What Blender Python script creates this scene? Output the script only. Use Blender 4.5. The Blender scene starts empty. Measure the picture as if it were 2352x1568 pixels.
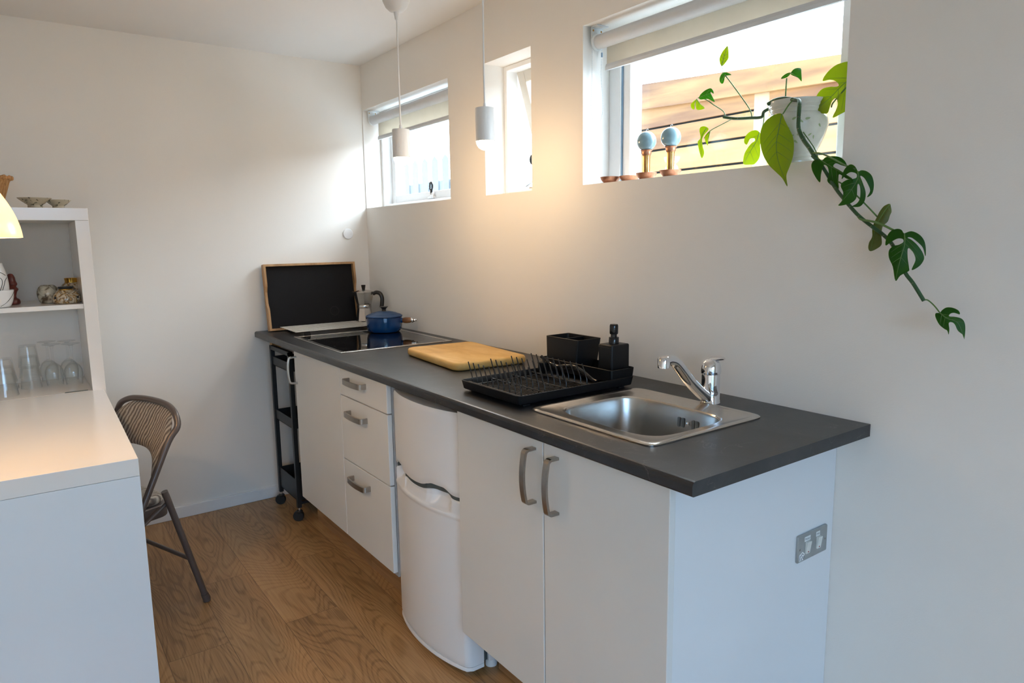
import bpy, bmesh, math, random
from mathutils import Vector, Matrix
random.seed(7)
PI = math.pi
scene = bpy.context.scene
COL = scene.collection

# ---------------------------------------------------------------- camera
CAM = Vector((3.638, -1.634, 1.350))
yaw, pitch, roll = math.radians(54.228), math.radians(-8.417), math.radians(-0.834)
fw = Vector((-math.sin(yaw) * math.cos(pitch), math.cos(yaw) * math.cos(pitch), math.sin(pitch)))
rt = fw.cross(Vector((0, 0, 1))).normalized()
up = rt.cross(fw)
r2 = rt * math.cos(roll) + up * math.sin(roll)
u2 = -rt * math.sin(roll) + up * math.cos(roll)
cd = bpy.data.cameras.new('camera')
cam = bpy.data.objects.new('camera', cd)
COL.objects.link(cam)
M = Matrix((r2, u2, -fw)).transposed().to_4x4()
M.translation = CAM
cam.matrix_world = M
cd.sensor_width = 36.0
cd.lens = 1583.0 / 2352.0 * 36.0
cd.clip_start = 0.02
scene.camera = cam

# ---------------------------------------------------------------- colour management
vs = scene.view_settings
vs.view_transform = 'Standard'
vs.look = 'None'
vs.gamma = 1.0
vs.use_curve_mapping = False
vs.exposure = 0.36
scene.cycles.transparent_max_bounces = 40
scene.cycles.max_bounces = 14
scene.cycles.diffuse_bounces = 6

# ---------------------------------------------------------------- sky and daylight
SKY = 13.5
SKY_BACK = 8.5
w = bpy.data.worlds.new('overcast_sky')
scene.world = w
w.use_nodes = True
bg = w.node_tree.nodes['Background']
# bright cloud on the garden side (+y), calmer blue sky on the other sides
_nt = w.node_tree
_tc = _nt.nodes.new('ShaderNodeTexCoord')
_sp = _nt.nodes.new('ShaderNodeSeparateXYZ')
_nt.links.new(_tc.outputs['Generated'], _sp.inputs[0])
_mr = _nt.nodes.new('ShaderNodeMapRange')
_mr.interpolation_type = 'SMOOTHSTEP'
_mr.inputs['From Min'].default_value = 0.05
_mr.inputs['From Max'].default_value = 0.40
_nt.links.new(_sp.outputs['Y'], _mr.inputs['Value'])
_mc = _nt.nodes.new('ShaderNodeMix')
_mc.data_type = 'RGBA'
_nt.links.new(_mr.outputs[0], _mc.inputs[0])
_mc.inputs[6].default_value = (0.42 * SKY_BACK, 0.70 * SKY_BACK, 1.08 * SKY_BACK, 1)
_mc.inputs[7].default_value = (0.78 * SKY, 0.90 * SKY, 1.02 * SKY, 1)
_nt.links.new(_mc.outputs[2], bg.inputs[0])
bg.inputs[1].default_value = 1.0


def portal(loc, rot, sx, sy):
    l = bpy.data.lights.new('daylight_opening', 'AREA')
    l.shape = 'RECTANGLE'
    l.size, l.size_y = sx, sy
    l.cycles.is_portal = True
    o = bpy.data.objects.new('daylight_opening', l)
    COL.objects.link(o)
    o.location = loc
    o.rotation_euler = rot


portal((0.46, 0.19, 1.79), (-PI / 2, 0, 0), 0.92, 0.53)
portal((1.357, 0.19, 1.79), (-PI / 2, 0, 0), 0.33, 0.53)
portal((2.267, 0.19, 1.79), (-PI / 2, 0, 0), 0.93, 0.53)
DOOR = (-2.9, -0.95, 0.25, 1.95)      # y0, y1, z0, z1 of the glazed opening behind the camera
portal((5.26, (DOOR[0] + DOOR[1]) / 2, (DOOR[2] + DOOR[3]) / 2), (0, PI / 2, 0), DOOR[3] - DOOR[2], DOOR[1] - DOOR[0])


def lamp(name, loc, energy, color, size, spot=None):
    l = bpy.data.lights.new(name, 'POINT')
    l.energy = energy
    l.color = color
    l.shadow_soft_size = size
    o = bpy.data.objects.new(name, l)
    COL.objects.link(o)
    o.location = loc
    return o


# ---------------------------------------------------------------- materials
def srgb(r, g, b):
    f = lambda c: (c / 255 / 12.92) if c / 255 <= 0.04045 else ((c / 255 + 0.055) / 1.055) ** 2.4
    return (f(r), f(g), f(b), 1)


def new(name):
    m = bpy.data.materials.new(name)
    m.use_nodes = True
    nt = m.node_tree
    return m, nt, nt.nodes['Principled BSDF'], nt.nodes['Material Output']


def node(nt, t, **kw):
    n = nt.nodes.new(t)
    for k, v in kw.items():
        if k.startswith('i_'):
            n.inputs[k[2:].replace('_', ' ')].default_value = v
        else:
            setattr(n, k, v)
    return n


def coords(nt, scale=(1, 1, 1), rot=(0, 0, 0), kind='Object', loc=(0, 0, 0)):
    tc = node(nt, 'ShaderNodeTexCoord')
    mp = node(nt, 'ShaderNodeMapping')
    mp.inputs['Scale'].default_value = scale
    mp.inputs['Rotation'].default_value = rot
    mp.inputs['Location'].default_value = loc
    nt.links.new(tc.outputs[kind], mp.inputs['Vector'])
    return mp.outputs['Vector']


def ramp(nt, fac, stops):
    r = node(nt, 'ShaderNodeValToRGB')
    el = r.color_ramp.elements
    while len(el) < len(stops):
        el.new(0.5)
    for e, (p, c) in zip(el, stops):
        e.position = p
        e.color = c
    nt.links.new(fac, r.inputs['Fac'])
    return r.outputs['Color']


def plain(name, col, rough=0.5, metal=0.0, noise=0.06, nscale=40, bump=0.0, bscale=200, spec=0.5, coat=0.0, aniso=0.0):
    m, nt, b, out = new(name)
    b.inputs['Roughness'].default_value = rough
    b.inputs['Metallic'].default_value = metal
    b.inputs['Specular IOR Level'].default_value = spec
    b.inputs['Coat Weight'].default_value = coat
    v = coords(nt)
    n = node(nt, 'ShaderNodeTexNoise')
    n.inputs['Scale'].default_value = nscale
    n.inputs['Detail'].default_value = 3
    nt.links.new(v, n.inputs['Vector'])
    d = tuple(c * (1 - noise) for c in col[:3]) + (1,)
    l = tuple(min(1, c * (1 + noise)) for c in col[:3]) + (1,)
    nt.links.new(ramp(nt, n.outputs['Fac'], [(0.3, d), (0.7, l)]), b.inputs['Base Color'])
    if bump:
        n2 = node(nt, 'ShaderNodeTexNoise')
        n2.inputs['Scale'].default_value = bscale
        n2.inputs['Detail'].default_value = 2
        nt.links.new(v, n2.inputs['Vector'])
        bp = node(nt, 'ShaderNodeBump')
        bp.inputs['Strength'].default_value = bump
        bp.inputs['Distance'].default_value = 0.002
        nt.links.new(n2.outputs['Fac'], bp.inputs['Height'])
        nt.links.new(bp.outputs['Normal'], b.inputs['Normal'])
    return m


def wood(name, dark, mid, light, stretch=(1, 9, 9), scale=3.0, rough=0.45, ring=0.0, bump=0.15, rot=(0, 0, 0)):
    m, nt, b, out = new(name)
    b.inputs['Roughness'].default_value = rough
    v = coords(nt, stretch, rot)
    n = node(nt, 'ShaderNodeTexNoise')
    n.inputs['Scale'].default_value = scale
    n.inputs['Detail'].default_value = 7
    n.inputs['Distortion'].default_value = 0.6
    nt.links.new(v, n.inputs['Vector'])
    f = n.outputs['Fac']
    if ring:
        wv = node(nt, 'ShaderNodeTexWave', wave_type='BANDS', bands_direction='Y')
        wv.inputs['Scale'].default_value = ring
        wv.inputs['Distortion'].default_value = 6
        wv.inputs['Detail'].default_value = 2
        wv.inputs['Detail Scale'].default_value = 0.6
        nt.links.new(v, wv.inputs['Vector'])
        mx = node(nt, 'ShaderNodeMix', data_type='FLOAT')
        mx.inputs[0].default_value = 0.4
        nt.links.new(f, mx.inputs[2])
        nt.links.new(wv.outputs['Fac'], mx.inputs[3])
        f = mx.outputs[0]
    nt.links.new(ramp(nt, f, [(0.25, dark), (0.5, mid), (0.75, light)]), b.inputs['Base Color'])
    if bump:
        bp = node(nt, 'ShaderNodeBump')
        bp.inputs['Strength'].default_value = bump
        bp.inputs['Distance'].default_value = 0.002
        nt.links.new(f, bp.inputs['Height'])
        nt.links.new(bp.outputs['Normal'], b.inputs['Normal'])
    return m


def floor_material():
    m, nt, b, out = new('oak_laminate')
    L = nt.links
    v = coords(nt)
    br = node(nt, 'ShaderNodeTexBrick', offset=0.37, offset_frequency=2)
    br.inputs['Scale'].default_value = 1.0
    br.inputs['Mortar Size'].default_value = 0.0009
    br.inputs['Mortar Smooth'].default_value = 0.2
    br.inputs['Brick Width'].default_value = 1.29
    br.inputs['Row Height'].default_value = 0.192
    br.inputs['Color1'].default_value = (0, 0, 0, 1)
    br.inputs['Color2'].default_value = (1, 1, 1, 1)
    br.inputs['Mortar'].default_value = (0.5, 0.5, 0.5, 1)
    L.new(v, br.inputs['Vector'])
    # shift the grain from plank to plank
    off = node(nt, 'ShaderNodeVectorMath', operation='SCALE')
    off.inputs['Scale'].default_value = 13.0
    L.new(br.outputs['Color'], off.inputs[0])
    ad = node(nt, 'ShaderNodeVectorMath', operation='ADD')
    L.new(v, ad.inputs[0])
    L.new(off.outputs[0], ad.inputs[1])
    mp = node(nt, 'ShaderNodeMapping')
    mp.inputs['Scale'].default_value = (1.0, 4.0, 1.0)
    L.new(ad.outputs[0], mp.inputs['Vector'])
    # cathedral figure: contour lines of a stretched noise field
    n1 = node(nt, 'ShaderNodeTexNoise')
    n1.inputs['Scale'].default_value = 0.95
    n1.inputs['Detail'].default_value = 2.0
    n1.inputs['Roughness'].default_value = 0.36
    n1.inputs['Distortion'].default_value = 0.3
    L.new(mp.outputs[0], n1.inputs['Vector'])
    mu = node(nt, 'ShaderNodeMath', operation='MULTIPLY')
    mu.inputs[1].default_value = 250.0
    L.new(n1.outputs['Fac'], mu.inputs[0])
    sn = node(nt, 'ShaderNodeMath', operation='SINE')
    L.new(mu.outputs[0], sn.inputs[0])
    mp2 = node(nt, 'ShaderNodeMapping')
    mp2.inputs['Scale'].default_value = (3.0, 110.0, 1.0)
    L.new(ad.outputs[0], mp2.inputs['Vector'])
    n2 = node(nt, 'ShaderNodeTexNoise')
    n2.inputs['Scale'].default_value = 2.5
    n2.inputs['Detail'].default_value = 5
    L.new(mp2.outputs[0], n2.inputs['Vector'])
    # narrow dark lines between wide pale bands
    sh = node(nt, 'ShaderNodeMapRange')
    sh.inputs['From Min'].default_value = -1.0
    sh.inputs['From Max'].default_value = -0.1
    sh.inputs['To Min'].default_value = -1.6
    sh.inputs['To Max'].default_value = 0.35
    L.new(sn.outputs[0], sh.inputs['Value'])
    s2 = node(nt, 'ShaderNodeMath', operation='MULTIPLY_ADD')
    s2.inputs[1].default_value = 0.034
    L.new(sh.outputs[0], s2.inputs[0])
    n2s = node(nt, 'ShaderNodeMath', operation='MULTIPLY')
    n2s.inputs[1].default_value = 0.30
    L.new(n2.outputs['Fac'], n2s.inputs[0])
    L.new(n2s.outputs[0], s2.inputs[2])
    n3 = node(nt, 'ShaderNodeTexNoise')
    n3.inputs['Scale'].default_value = 1.2
    L.new(mp.outputs[0], n3.inputs['Vector'])
    s3 = node(nt, 'ShaderNodeMath', operation='MULTIPLY_ADD')
    s3.inputs[1].default_value = 0.35
    L.new(n3.outputs['Fac'], s3.inputs[0])
    L.new(s2.outputs[0], s3.inputs[2])
    s4 = node(nt, 'ShaderNodeMath', operation='MULTIPLY_ADD')
    s4.inputs[1].default_value = 0.07
    sep = node(nt, 'ShaderNodeSeparateColor')
    L.new(br.outputs['Color'], sep.inputs[0])
    L.new(sep.outputs[0], s4.inputs[0])
    L.new(s3.outputs[0], s4.inputs[2])
    col = ramp(nt, s4.outputs[0], [(0.24, (0.20, 0.098, 0.034, 1)), (0.36, (0.39, 0.215, 0.086, 1)), (0.48, (0.52, 0.31, 0.138, 1))])
    mx = node(nt, 'ShaderNodeMix', data_type='RGBA')
    L.new(br.outputs['Fac'], mx.inputs[0])
    L.new(col, mx.inputs[6])
    mx.inputs[7].default_value = (0.13, 0.065, 0.026, 1)
    L.new(mx.outputs[2], b.inputs['Base Color'])
    b.inputs['Roughness'].default_value = 0.38
    bp = node(nt, 'ShaderNodeBump')
    bp.inputs['Strength'].default_value = 0.12
    bp.inputs['Distance'].default_value = 0.001
    L.new(s4.outputs[0], bp.inputs['Height'])
    L.new(bp.outputs['Normal'], b.inputs['Normal'])
    return m


def slate_material():
    m, nt, b, out = new('slate_laminate')
    L = nt.links
    v = coords(nt)
    n = node(nt, 'ShaderNodeTexNoise')
    n.inputs['Scale'].default_value = 7
    n.inputs['Detail'].default_value = 9
    n.inputs['Roughness'].default_value = 0.65
    n.inputs['Distortion'].default_value = 0.8
    L.new(v, n.inputs['Vector'])
    col = ramp(nt, n.outputs['Fac'], [(0.3, (0.010, 0.010, 0.012, 1)), (0.52, (0.019, 0.020, 0.023, 1)), (0.8, (0.046, 0.045, 0.048, 1))])
    # pale hairline scratches
    n2 = node(nt, 'ShaderNodeTexNoise')
    n2.inputs['Scale'].default_value = 5
    n2.inputs['Detail'].default_value = 6
    n2.inputs['Distortion'].default_value = 2.0
    L.new(coords(nt, (1, 1.6, 1), (0, 0, 0.6)), n2.inputs['Vector'])
    ln = ramp(nt, n2.outputs['Fac'], [(0.495, (0, 0, 0, 1)), (0.5, (1, 1, 1, 1)), (0.505, (0, 0, 0, 1))])
    n3 = node(nt, 'ShaderNodeTexNoise')
    n3.inputs['Scale'].default_value = 9
    L.new(v, n3.inputs['Vector'])
    mk = ramp(nt, n3.outputs['Fac'], [(0.46, (0, 0, 0, 1)), (0.6, (0.6, 0.6, 0.6, 1))])
    mm = node(nt, 'ShaderNodeMix', data_type='RGBA', blend_type='MULTIPLY')
    mm.inputs[0].default_value = 1
    L.new(ln, mm.inputs[6])
    L.new(mk, mm.inputs[7])
    mx = node(nt, 'ShaderNodeMix', data_type='RGBA')
    L.new(mm.outputs[2], mx.inputs[0])
    L.new(col, mx.inputs[6])
    mx.inputs[7].default_value = (0.17, 0.15, 0.14, 1)
    L.new(mx.outputs[2], b.inputs['Base Color'])
    b.inputs['Roughness'].default_value = 0.34
    b.inputs['Specular IOR Level'].default_value = 0.6
    bp = node(nt, 'ShaderNodeBump')
    bp.inputs['Strength'].default_value = 0.25
    bp.inputs['Distance'].default_value = 0.0015
    L.new(n.outputs['Fac'], bp.inputs['Height'])
    L.new(bp.outputs['Normal'], b.inputs['Normal'])
    return m


def glass_material(name, tint, base, edge):
    m, nt, b, out = new(name)
    nt.nodes.remove(b)
    tr = node(nt, 'ShaderNodeBsdfTransparent')
    tr.inputs[0].default_value = tint
    gl = node(nt, 'ShaderNodeBsdfGlossy')
    gl.inputs['Roughness'].default_value = 0.02
    lw = node(nt, 'ShaderNodeLayerWeight')
    lw.inputs['Blend'].default_value = 0.5
    mr = node(nt, 'ShaderNodeMapRange')
    mr.inputs['To Min'].default_value = base
    mr.inputs['To Max'].default_value = edge
    pw = node(nt, 'ShaderNodeMath', operation='POWER')
    pw.inputs[1].default_value = 2.5
    nt.links.new(lw.outputs['Facing'], pw.inputs[0])
    nt.links.new(pw.outputs[0], mr.inputs['Value'])
    mx = node(nt, 'ShaderNodeMixShader')
    nt.links.new(mr.outputs[0], mx.inputs[0])
    nt.links.new(tr.outputs[0], mx.inputs[1])
    nt.links.new(gl.outputs[0], mx.inputs[2])
    nt.links.new(mx.outputs[0], out.inputs['Surface'])
    return m


def emission(name, col, strength):
    m, nt, b, out = new(name)
    b.inputs['Base Color'].default_value = col
    b.inputs['Emission Color'].default_value = col
    b.inputs['Emission Strength'].default_value = strength
    return m


def leaf_material(name, c1, c2, trans, sp=0.45):
    m, nt, b, out = new(name)
    v = coords(nt)
    n = node(nt, 'ShaderNodeTexNoise')
    n.inputs['Scale'].default_value = 22
    n.inputs['Detail'].default_value = 4
    nt.links.new(v, n.inputs['Vector'])
    c = ramp(nt, n.outputs['Fac'], [(0.35, c1), (0.7, c2)])
    nt.links.new(c, b.inputs['Base Color'])
    b.inputs['Roughness'].default_value = 0.38
    b.inputs['Specular IOR Level'].default_value = sp
    t = node(nt, 'ShaderNodeBsdfTranslucent')
    t.inputs[0].default_value = trans
    mx = node(nt, 'ShaderNodeMixShader')
    mx.inputs[0].default_value = 0.5
    nt.links.new(b.outputs[0], mx.inputs[1])
    nt.links.new(t.outputs[0], mx.inputs[2])
    nt.links.new(mx.outputs[0], out.inputs['Surface'])
    return m


def mottled(name, base, blot, scale=40, gold=None, rough=0.18, stretch=(1, 1, 1), dist=1.5, lo=0.5, hi=0.6):
    m, nt, b, out = new(name)
    v = coords(nt, stretch)
    n = node(nt, 'ShaderNodeTexNoise')
    n.inputs['Scale'].default_value = scale
    n.inputs['Detail'].default_value = 5
    n.inputs['Distortion'].default_value = dist
    nt.links.new(v, n.inputs['Vector'])
    st = [(lo, base), (hi, blot)] if not gold else [(lo - 0.08, base), (lo - 0.02, gold), (lo + 0.02, blot), (hi, base)]
    nt.links.new(ramp(nt, n.outputs['Fac'], st), b.inputs['Base Color'])
    b.inputs['Roughness'].default_value = rough
    b.inputs['Coat Weight'].default_value = 0.5
    return m


def corduroy():
    m, nt, b, out = new('corduroy_fabric')
    v = coords(nt, (1, 1, 1))
    wv = node(nt, 'ShaderNodeTexWave', wave_type='BANDS', bands_direction='X')
    wv.inputs['Scale'].default_value = 19
    wv.inputs['Distortion'].default_value = 3.5
    wv.inputs['Detail'].default_value = 3
    wv.inputs['Detail Scale'].default_value = 1.5
    nt.links.new(v, wv.inputs['Vector'])
    nt.links.new(ramp(nt, wv.outputs['Fac'], [(0.0, (0.12, 0.095, 0.08, 1)), (0.4, (0.27, 0.23, 0.19, 1)), (0.95, (0.43, 0.38, 0.32, 1))]), b.inputs['Base Color'])
    b.inputs['Roughness'].default_value = 0.9
    bp = node(nt, 'ShaderNodeBump')
    bp.inputs['Strength'].default_value = 0.6
    bp.inputs['Distance'].default_value = 0.004
    nt.links.new(wv.outputs['Fac'], bp.inputs['Height'])
    nt.links.new(bp.outputs['Normal'], b.inputs['Normal'])
    return m


WALL = plain('wall_paint', (0.80, 0.772, 0.728, 1), 0.75, noise=0.01, nscale=3, bump=0.12, bscale=260)
CEIL = plain('ceiling_paint', (0.80, 0.79, 0.775, 1), 0.8, noise=0.01, nscale=3)
TRIMW = plain('trim_paint', (0.80, 0.80, 0.80, 1), 0.45, noise=0.01)
FRAMEW = plain('window_frame_paint', (0.86, 0.87, 0.87, 1), 0.35, noise=0.01)
SASHSHADE = plain('shaded_sash_paint', (0.60, 0.585, 0.53, 1), 0.4, noise=0.02)  # white frame paint darkened to carry the shade on the tilted sash
GASKET = plain('window_gasket', (0.25, 0.36, 0.48, 1), 0.6)
FLOOR = floor_material()
SLATE = slate_material()
CAB = plain('cabinet_front', (0.70, 0.705, 0.69, 1), 0.38, noise=0.012, nscale=4)
CABSIDE = plain('cabinet_side', (0.74, 0.76, 0.78, 1), 0.42, noise=0.012, nscale=4)
CABIN = plain('cabinet_inside', (0.5, 0.5, 0.5, 1), 0.6)
FRIDGE = plain('fridge_enamel', (0.74, 0.75, 0.76, 1), 0.3, noise=0.008, nscale=4)
GAPDK = plain('board_gap_shade', (0.03, 0.035, 0.035, 1), 0.7)
GAPGR = plain('door_seal', (0.07, 0.085, 0.085, 1), 0.7)  # real door seal; also colours the painted shadow in the door gap
SLOT = plain('slot_shadow_steel', (0.16, 0.19, 0.21, 1), 0.5)
BRKT = plain('bracket_grey', (0.10, 0.13, 0.12, 1), 0.4, 0.5)
NICKEL = plain('brushed_nickel', (0.40, 0.365, 0.325, 1), 0.30, 1.0, noise=0.05, nscale=80)
SATIN = plain('satin_aluminium', (0.62, 0.62, 0.60, 1), 0.3, 1.0, noise=0.03)
STEEL = plain('brushed_steel', (0.60, 0.57, 0.53, 1), 0.24, 1.0, noise=0.04, nscale=60)
STEELB = plain('sink_bowl_steel', (0.50, 0.485, 0.46, 1), 0.27, 1.0, noise=0.03, nscale=60)
CHROME = plain('chrome', (0.80, 0.80, 0.82, 1), 0.05, 1.0, noise=0.0)
ALU = plain('cast_aluminium', (0.60, 0.59, 0.57, 1), 0.27, 1.0, noise=0.06, nscale=30)
PLINTH = wood('oak_plinth', (0.19, 0.095, 0.035, 1), (0.33, 0.18, 0.08, 1), (0.46, 0.27, 0.13, 1), (1, 12, 12), 3)
BATTEN = wood('pine_batten', (0.40, 0.24, 0.09, 1), (0.55, 0.35, 0.14, 1), (0.62, 0.42, 0.20, 1), (10, 1, 10), 3)
BOARD = wood('chopping_board_wood', (0.58, 0.33, 0.09, 1), (0.70, 0.43, 0.13, 1), (0.78, 0.52, 0.19, 1), (2, 5, 5), 4, 0.5, bump=0.05)
TRAYW = wood('tray_wood', (0.26, 0.13, 0.05, 1), (0.42, 0.235, 0.10, 1), (0.52, 0.31, 0.15, 1), (8, 8, 1.2), 4, 0.5, bump=0.05)
BLACKT = plain('tray_black_laminate', (0.008, 0.008, 0.009, 1), 0.6, noise=0.1, nscale=9, spec=0.15)
BLACKM = plain('matt_black_plastic', (0.008, 0.008, 0.009, 1), 0.42, noise=0.1, bump=0.08, bscale=600, spec=0.3)
TRIVM = plain('trivet_steel', (0.88, 0.86, 0.82, 1), 0.4, 0.6, noise=0.02)
BLACKG = plain('gloss_black_plastic', (0.008, 0.008, 0.009, 1), 0.12, noise=0.0)
BLACKW = plain('black_wire', (0.035, 0.033, 0.032, 1), 0.28, noise=0.0, metal=0.4)
BLACKP = plain('black_powder_coat', (0.010, 0.011, 0.012, 1), 0.42, noise=0.1)
TRAYIN = plain('tray_grey_floor', (0.10, 0.105, 0.115, 1), 0.35, noise=0.1)
HOBGL = plain('hob_glass', (0.006, 0.006, 0.007, 1), 0.03, noise=0.0, spec=0.7)
HOBRING = plain('hob_marking', (0.018, 0.018, 0.018, 1), 0.15)
BAKEL = plain('bakelite', (0.012, 0.010, 0.009, 1), 0.3)
BLUE = plain('blue_enamel', (0.001, 0.038, 0.15, 1), 0.12, noise=0.08, nscale=12, coat=0.5)
BLUEL = plain('lid_enamel', (0.022, 0.066, 0.175, 1), 0.38, noise=0.08, nscale=12, coat=0.0, spec=0.35)
TEAK = wood('teak_handle', (0.12, 0.045, 0.015, 1), (0.22, 0.09, 0.03, 1), (0.30, 0.13, 0.05, 1), (6, 6, 6), 4, 0.35)
DESKW = plain('desk_lacquer', (0.78, 0.75, 0.71, 1), 0.16, noise=0.01, nscale=4)  # white lacquer with the lamp's warmth mixed into its colour
DESKS = plain('desk_side_daylit', (0.72, 0.755, 0.78, 1), 0.3, noise=0.01, nscale=4)  # same white lacquer, cool daylight tinted into its colour
GLASS = glass_material('drinking_glass', (0.99, 0.994, 0.992, 1), 0.03, 0.75)
PANE = glass_material('window_pane', (0.98, 0.99, 0.985, 1), 0.03, 0.25)
BULB = emission('lit_bulb', (1.0, 0.86, 0.66, 1), 14)
PENDW = plain('pendant_white', (0.74, 0.735, 0.72, 1), 0.45, noise=0.0)
CORDW = plain('cord_white', (0.75, 0.74, 0.72, 1), 0.5, noise=0.0)
BLIND = leaf_material('blind_fabric', (0.72, 0.70, 0.64, 1), (0.78, 0.76, 0.70, 1), (0.74, 0.69, 0.60, 1), 0.1)
BLINDT = plain('blind_roller', (0.62, 0.64, 0.66, 1), 0.8, noise=0.02)
BLINDC = plain('blind_bracket', (0.72, 0.76, 0.77, 1), 0.4)
CHAIRM = plain('chair_enamel', (0.115, 0.092, 0.083, 1), 0.36, noise=0.03, metal=0.3)
CORD = corduroy()
COPPER = plain('copper', (0.46, 0.225, 0.135, 1), 0.42, 1.0, noise=0.25, nscale=60)
BRASS = plain('brass', (0.55, 0.31, 0.11, 1), 0.25, 1.0, noise=0.2, nscale=60)
CANDLE = plain('blue_grey_wax', (0.23, 0.37, 0.43, 1), 0.2, noise=0.08, nscale=30, coat=0.3)
CERAM = plain('pot_ceramic', (0.60, 0.60, 0.54, 1), 0.15, noise=0.05, coat=0.4)
CERAMW = plain('white_ceramic', (0.76, 0.77, 0.77, 1), 0.1, noise=0.01, coat=0.4)
LINEDK = plain('painted_line', (0.02, 0.03, 0.03, 1), 0.4)
PLGREEN = plain('painted_leaf', (0.30, 0.38, 0.20, 1), 0.3)
SOIL = plain('soil', (0.03, 0.02, 0.012, 1), 0.95, noise=0.4, bump=0.8, bscale=60)
STEML = plain('petiole_green', (0.09, 0.19, 0.045, 1), 0.5, noise=0.2, nscale=60)
STEMG = plain('stem_green', (0.028, 0.085, 0.028, 1), 0.5, noise=0.25, nscale=60)
NODEB = plain('stem_node', (0.30, 0.24, 0.17, 1), 0.7, noise=0.3)
VEIN = plain('leaf_vein', (0.12, 0.22, 0.04, 1), 0.5)
LEAFY = leaf_material('yellow_green_leaf', (0.16, 0.24, 0.008, 1), (0.25, 0.30, 0.01, 1), (0.54, 0.63, 0.015, 1))
LEAFG = leaf_material('dark_green_leaf', (0.018, 0.072, 0.008, 1), (0.035, 0.115, 0.012, 1), (0.14, 0.40, 0.02, 1), 0.25)
LEAFK = leaf_material('olive_leaf', (0.09, 0.12, 0.025, 1), (0.17, 0.19, 0.05, 1), (0.30, 0.36, 0.06, 1))
MOTGR = mottled('grey_marbled_glaze', (0.52, 0.47, 0.36, 1), (0.09, 0.06, 0.035, 1), 30, lo=0.42, hi=0.58)
MOTBR = mottled('gold_marbled_glaze', (0.55, 0.46, 0.33, 1), (0.07, 0.035, 0.012, 1), 22, gold=(0.42, 0.22, 0.05, 1), dist=2.5, lo=0.5, hi=0.6)
MOTBW = mottled('speckled_glaze', (0.50, 0.45, 0.34, 1), (0.06, 0.06, 0.03, 1), 45, lo=0.58, hi=0.64, rough=0.4)
GOLD = plain('gold_rim', (0.75, 0.42, 0.08, 1), 0.2, 1.0)
DARKIN = plain('dark_opening', (0.01, 0.012, 0.015, 1), 0.6)
REDWD = plain('dark_red_wood', (0.12, 0.022, 0.015, 1), 0.4, noise=0.4, nscale=90)
RATTAN = wood('rattan', (0.22, 0.095, 0.025, 1), (0.42, 0.21, 0.07, 1), (0.55, 0.33, 0.13, 1), (60, 60, 3), 3, 0.6)
SWITCHM = plain('switch_plate_steel', (0.42, 0.45, 0.46, 1), 0.42, 0.9, noise=0.05)
SWITCHW = plain('switch_rocker', (0.70, 0.72, 0.68, 1), 0.3)
LABELW = plain('label_paper', (0.78, 0.82, 0.82, 1), 0.5)
INK = plain('label_ink', (0.05, 0.05, 0.09, 1), 0.6)
REDI = plain('red_indicator', (0.30, 0.05, 0.05, 1), 0.3)
CEDAR = wood('cedar_board', (0.13, 0.045, 0.012, 1), (0.27, 0.122, 0.034, 1), (0.36, 0.185, 0.062, 1), (1, 10, 10), 2.2, 0.7, ring=0.6)
CEDARP = wood('pale_post', (0.30, 0.19, 0.09, 1), (0.34, 0.22, 0.11, 1), (0.38, 0.25, 0.13, 1), (8, 8, 1), 2, 0.7)
PICKET = plain('picket_paint', (0.17, 0.16, 0.145, 1), 0.7)
GRAVEL = plain('pale_gravel', (0.52, 0.50, 0.47, 1), 0.95, noise=0.3, nscale=30)


def shade_material():
    m, nt, b, out = new('lit_glass_shade')
    nt.nodes.remove(b)
    tl = node(nt, 'ShaderNodeBsdfTranslucent')
    tl.inputs[0].default_value = (0.97, 0.90, 0.76, 1)
    df = node(nt, 'ShaderNodeBsdfPrincipled')
    df.inputs['Base Color'].default_value = (0.85, 0.76, 0.6, 1)
    df.inputs['Roughness'].default_value = 0.2
    mx = node(nt, 'ShaderNodeMixShader')
    mx.inputs[0].default_value = 0.64
    nt.links.new(tl.outputs[0], mx.inputs[1])
    nt.links.new(df.outputs[0], mx.inputs[2])
    nt.links.new(mx.outputs[0], out.inputs['Surface'])
    return m


SHADE = shade_material()


# ---------------------------------------------------------------- shape helpers (all take world coordinates)
def V(*a):
    return Vector(a)


def box(bm, x0, x1, y0, y1, z0, z1, bev=0.0, seg=2):
    vs_ = [bm.verts.new(p) for p in ((x0, y0, z0), (x1, y0, z0), (x1, y1, z0), (x0, y1, z0), (x0, y0, z1), (x1, y0, z1), (x1, y1, z1), (x0, y1, z1))]
    fs = [bm.faces.new([vs_[i] for i in f]) for f in ((0, 3, 2, 1), (4, 5, 6, 7), (0, 1, 5, 4), (1, 2, 6, 5), (2, 3, 7, 6), (3, 0, 4, 7))]
    if bev:
        es = {e for f in fs for e in f.edges}
        bmesh.ops.bevel(bm, geom=list(es), offset=bev, segments=seg, affect='EDGES', profile=0.5)
    return bm


def B(*a, **k):
    return box(bmesh.new(), *a, **k)


def loft(bm, rings, cap0=True, cap1=True, closed=True):
    R = [[bm.verts.new(p) for p in r] for r in rings]
    n = len(R[0])
    for a, b in zip(R[:-1], R[1:]):
        for i in range(n if closed else n - 1):
            j = (i + 1) % n
            try:
                bm.faces.new((a[i], a[j], b[j], b[i]))
            except ValueError:
                pass
    if cap0:
        bm.faces.new(list(reversed(R[0])))
    if cap1:
        bm.faces.new(R[-1])
    return R


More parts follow.
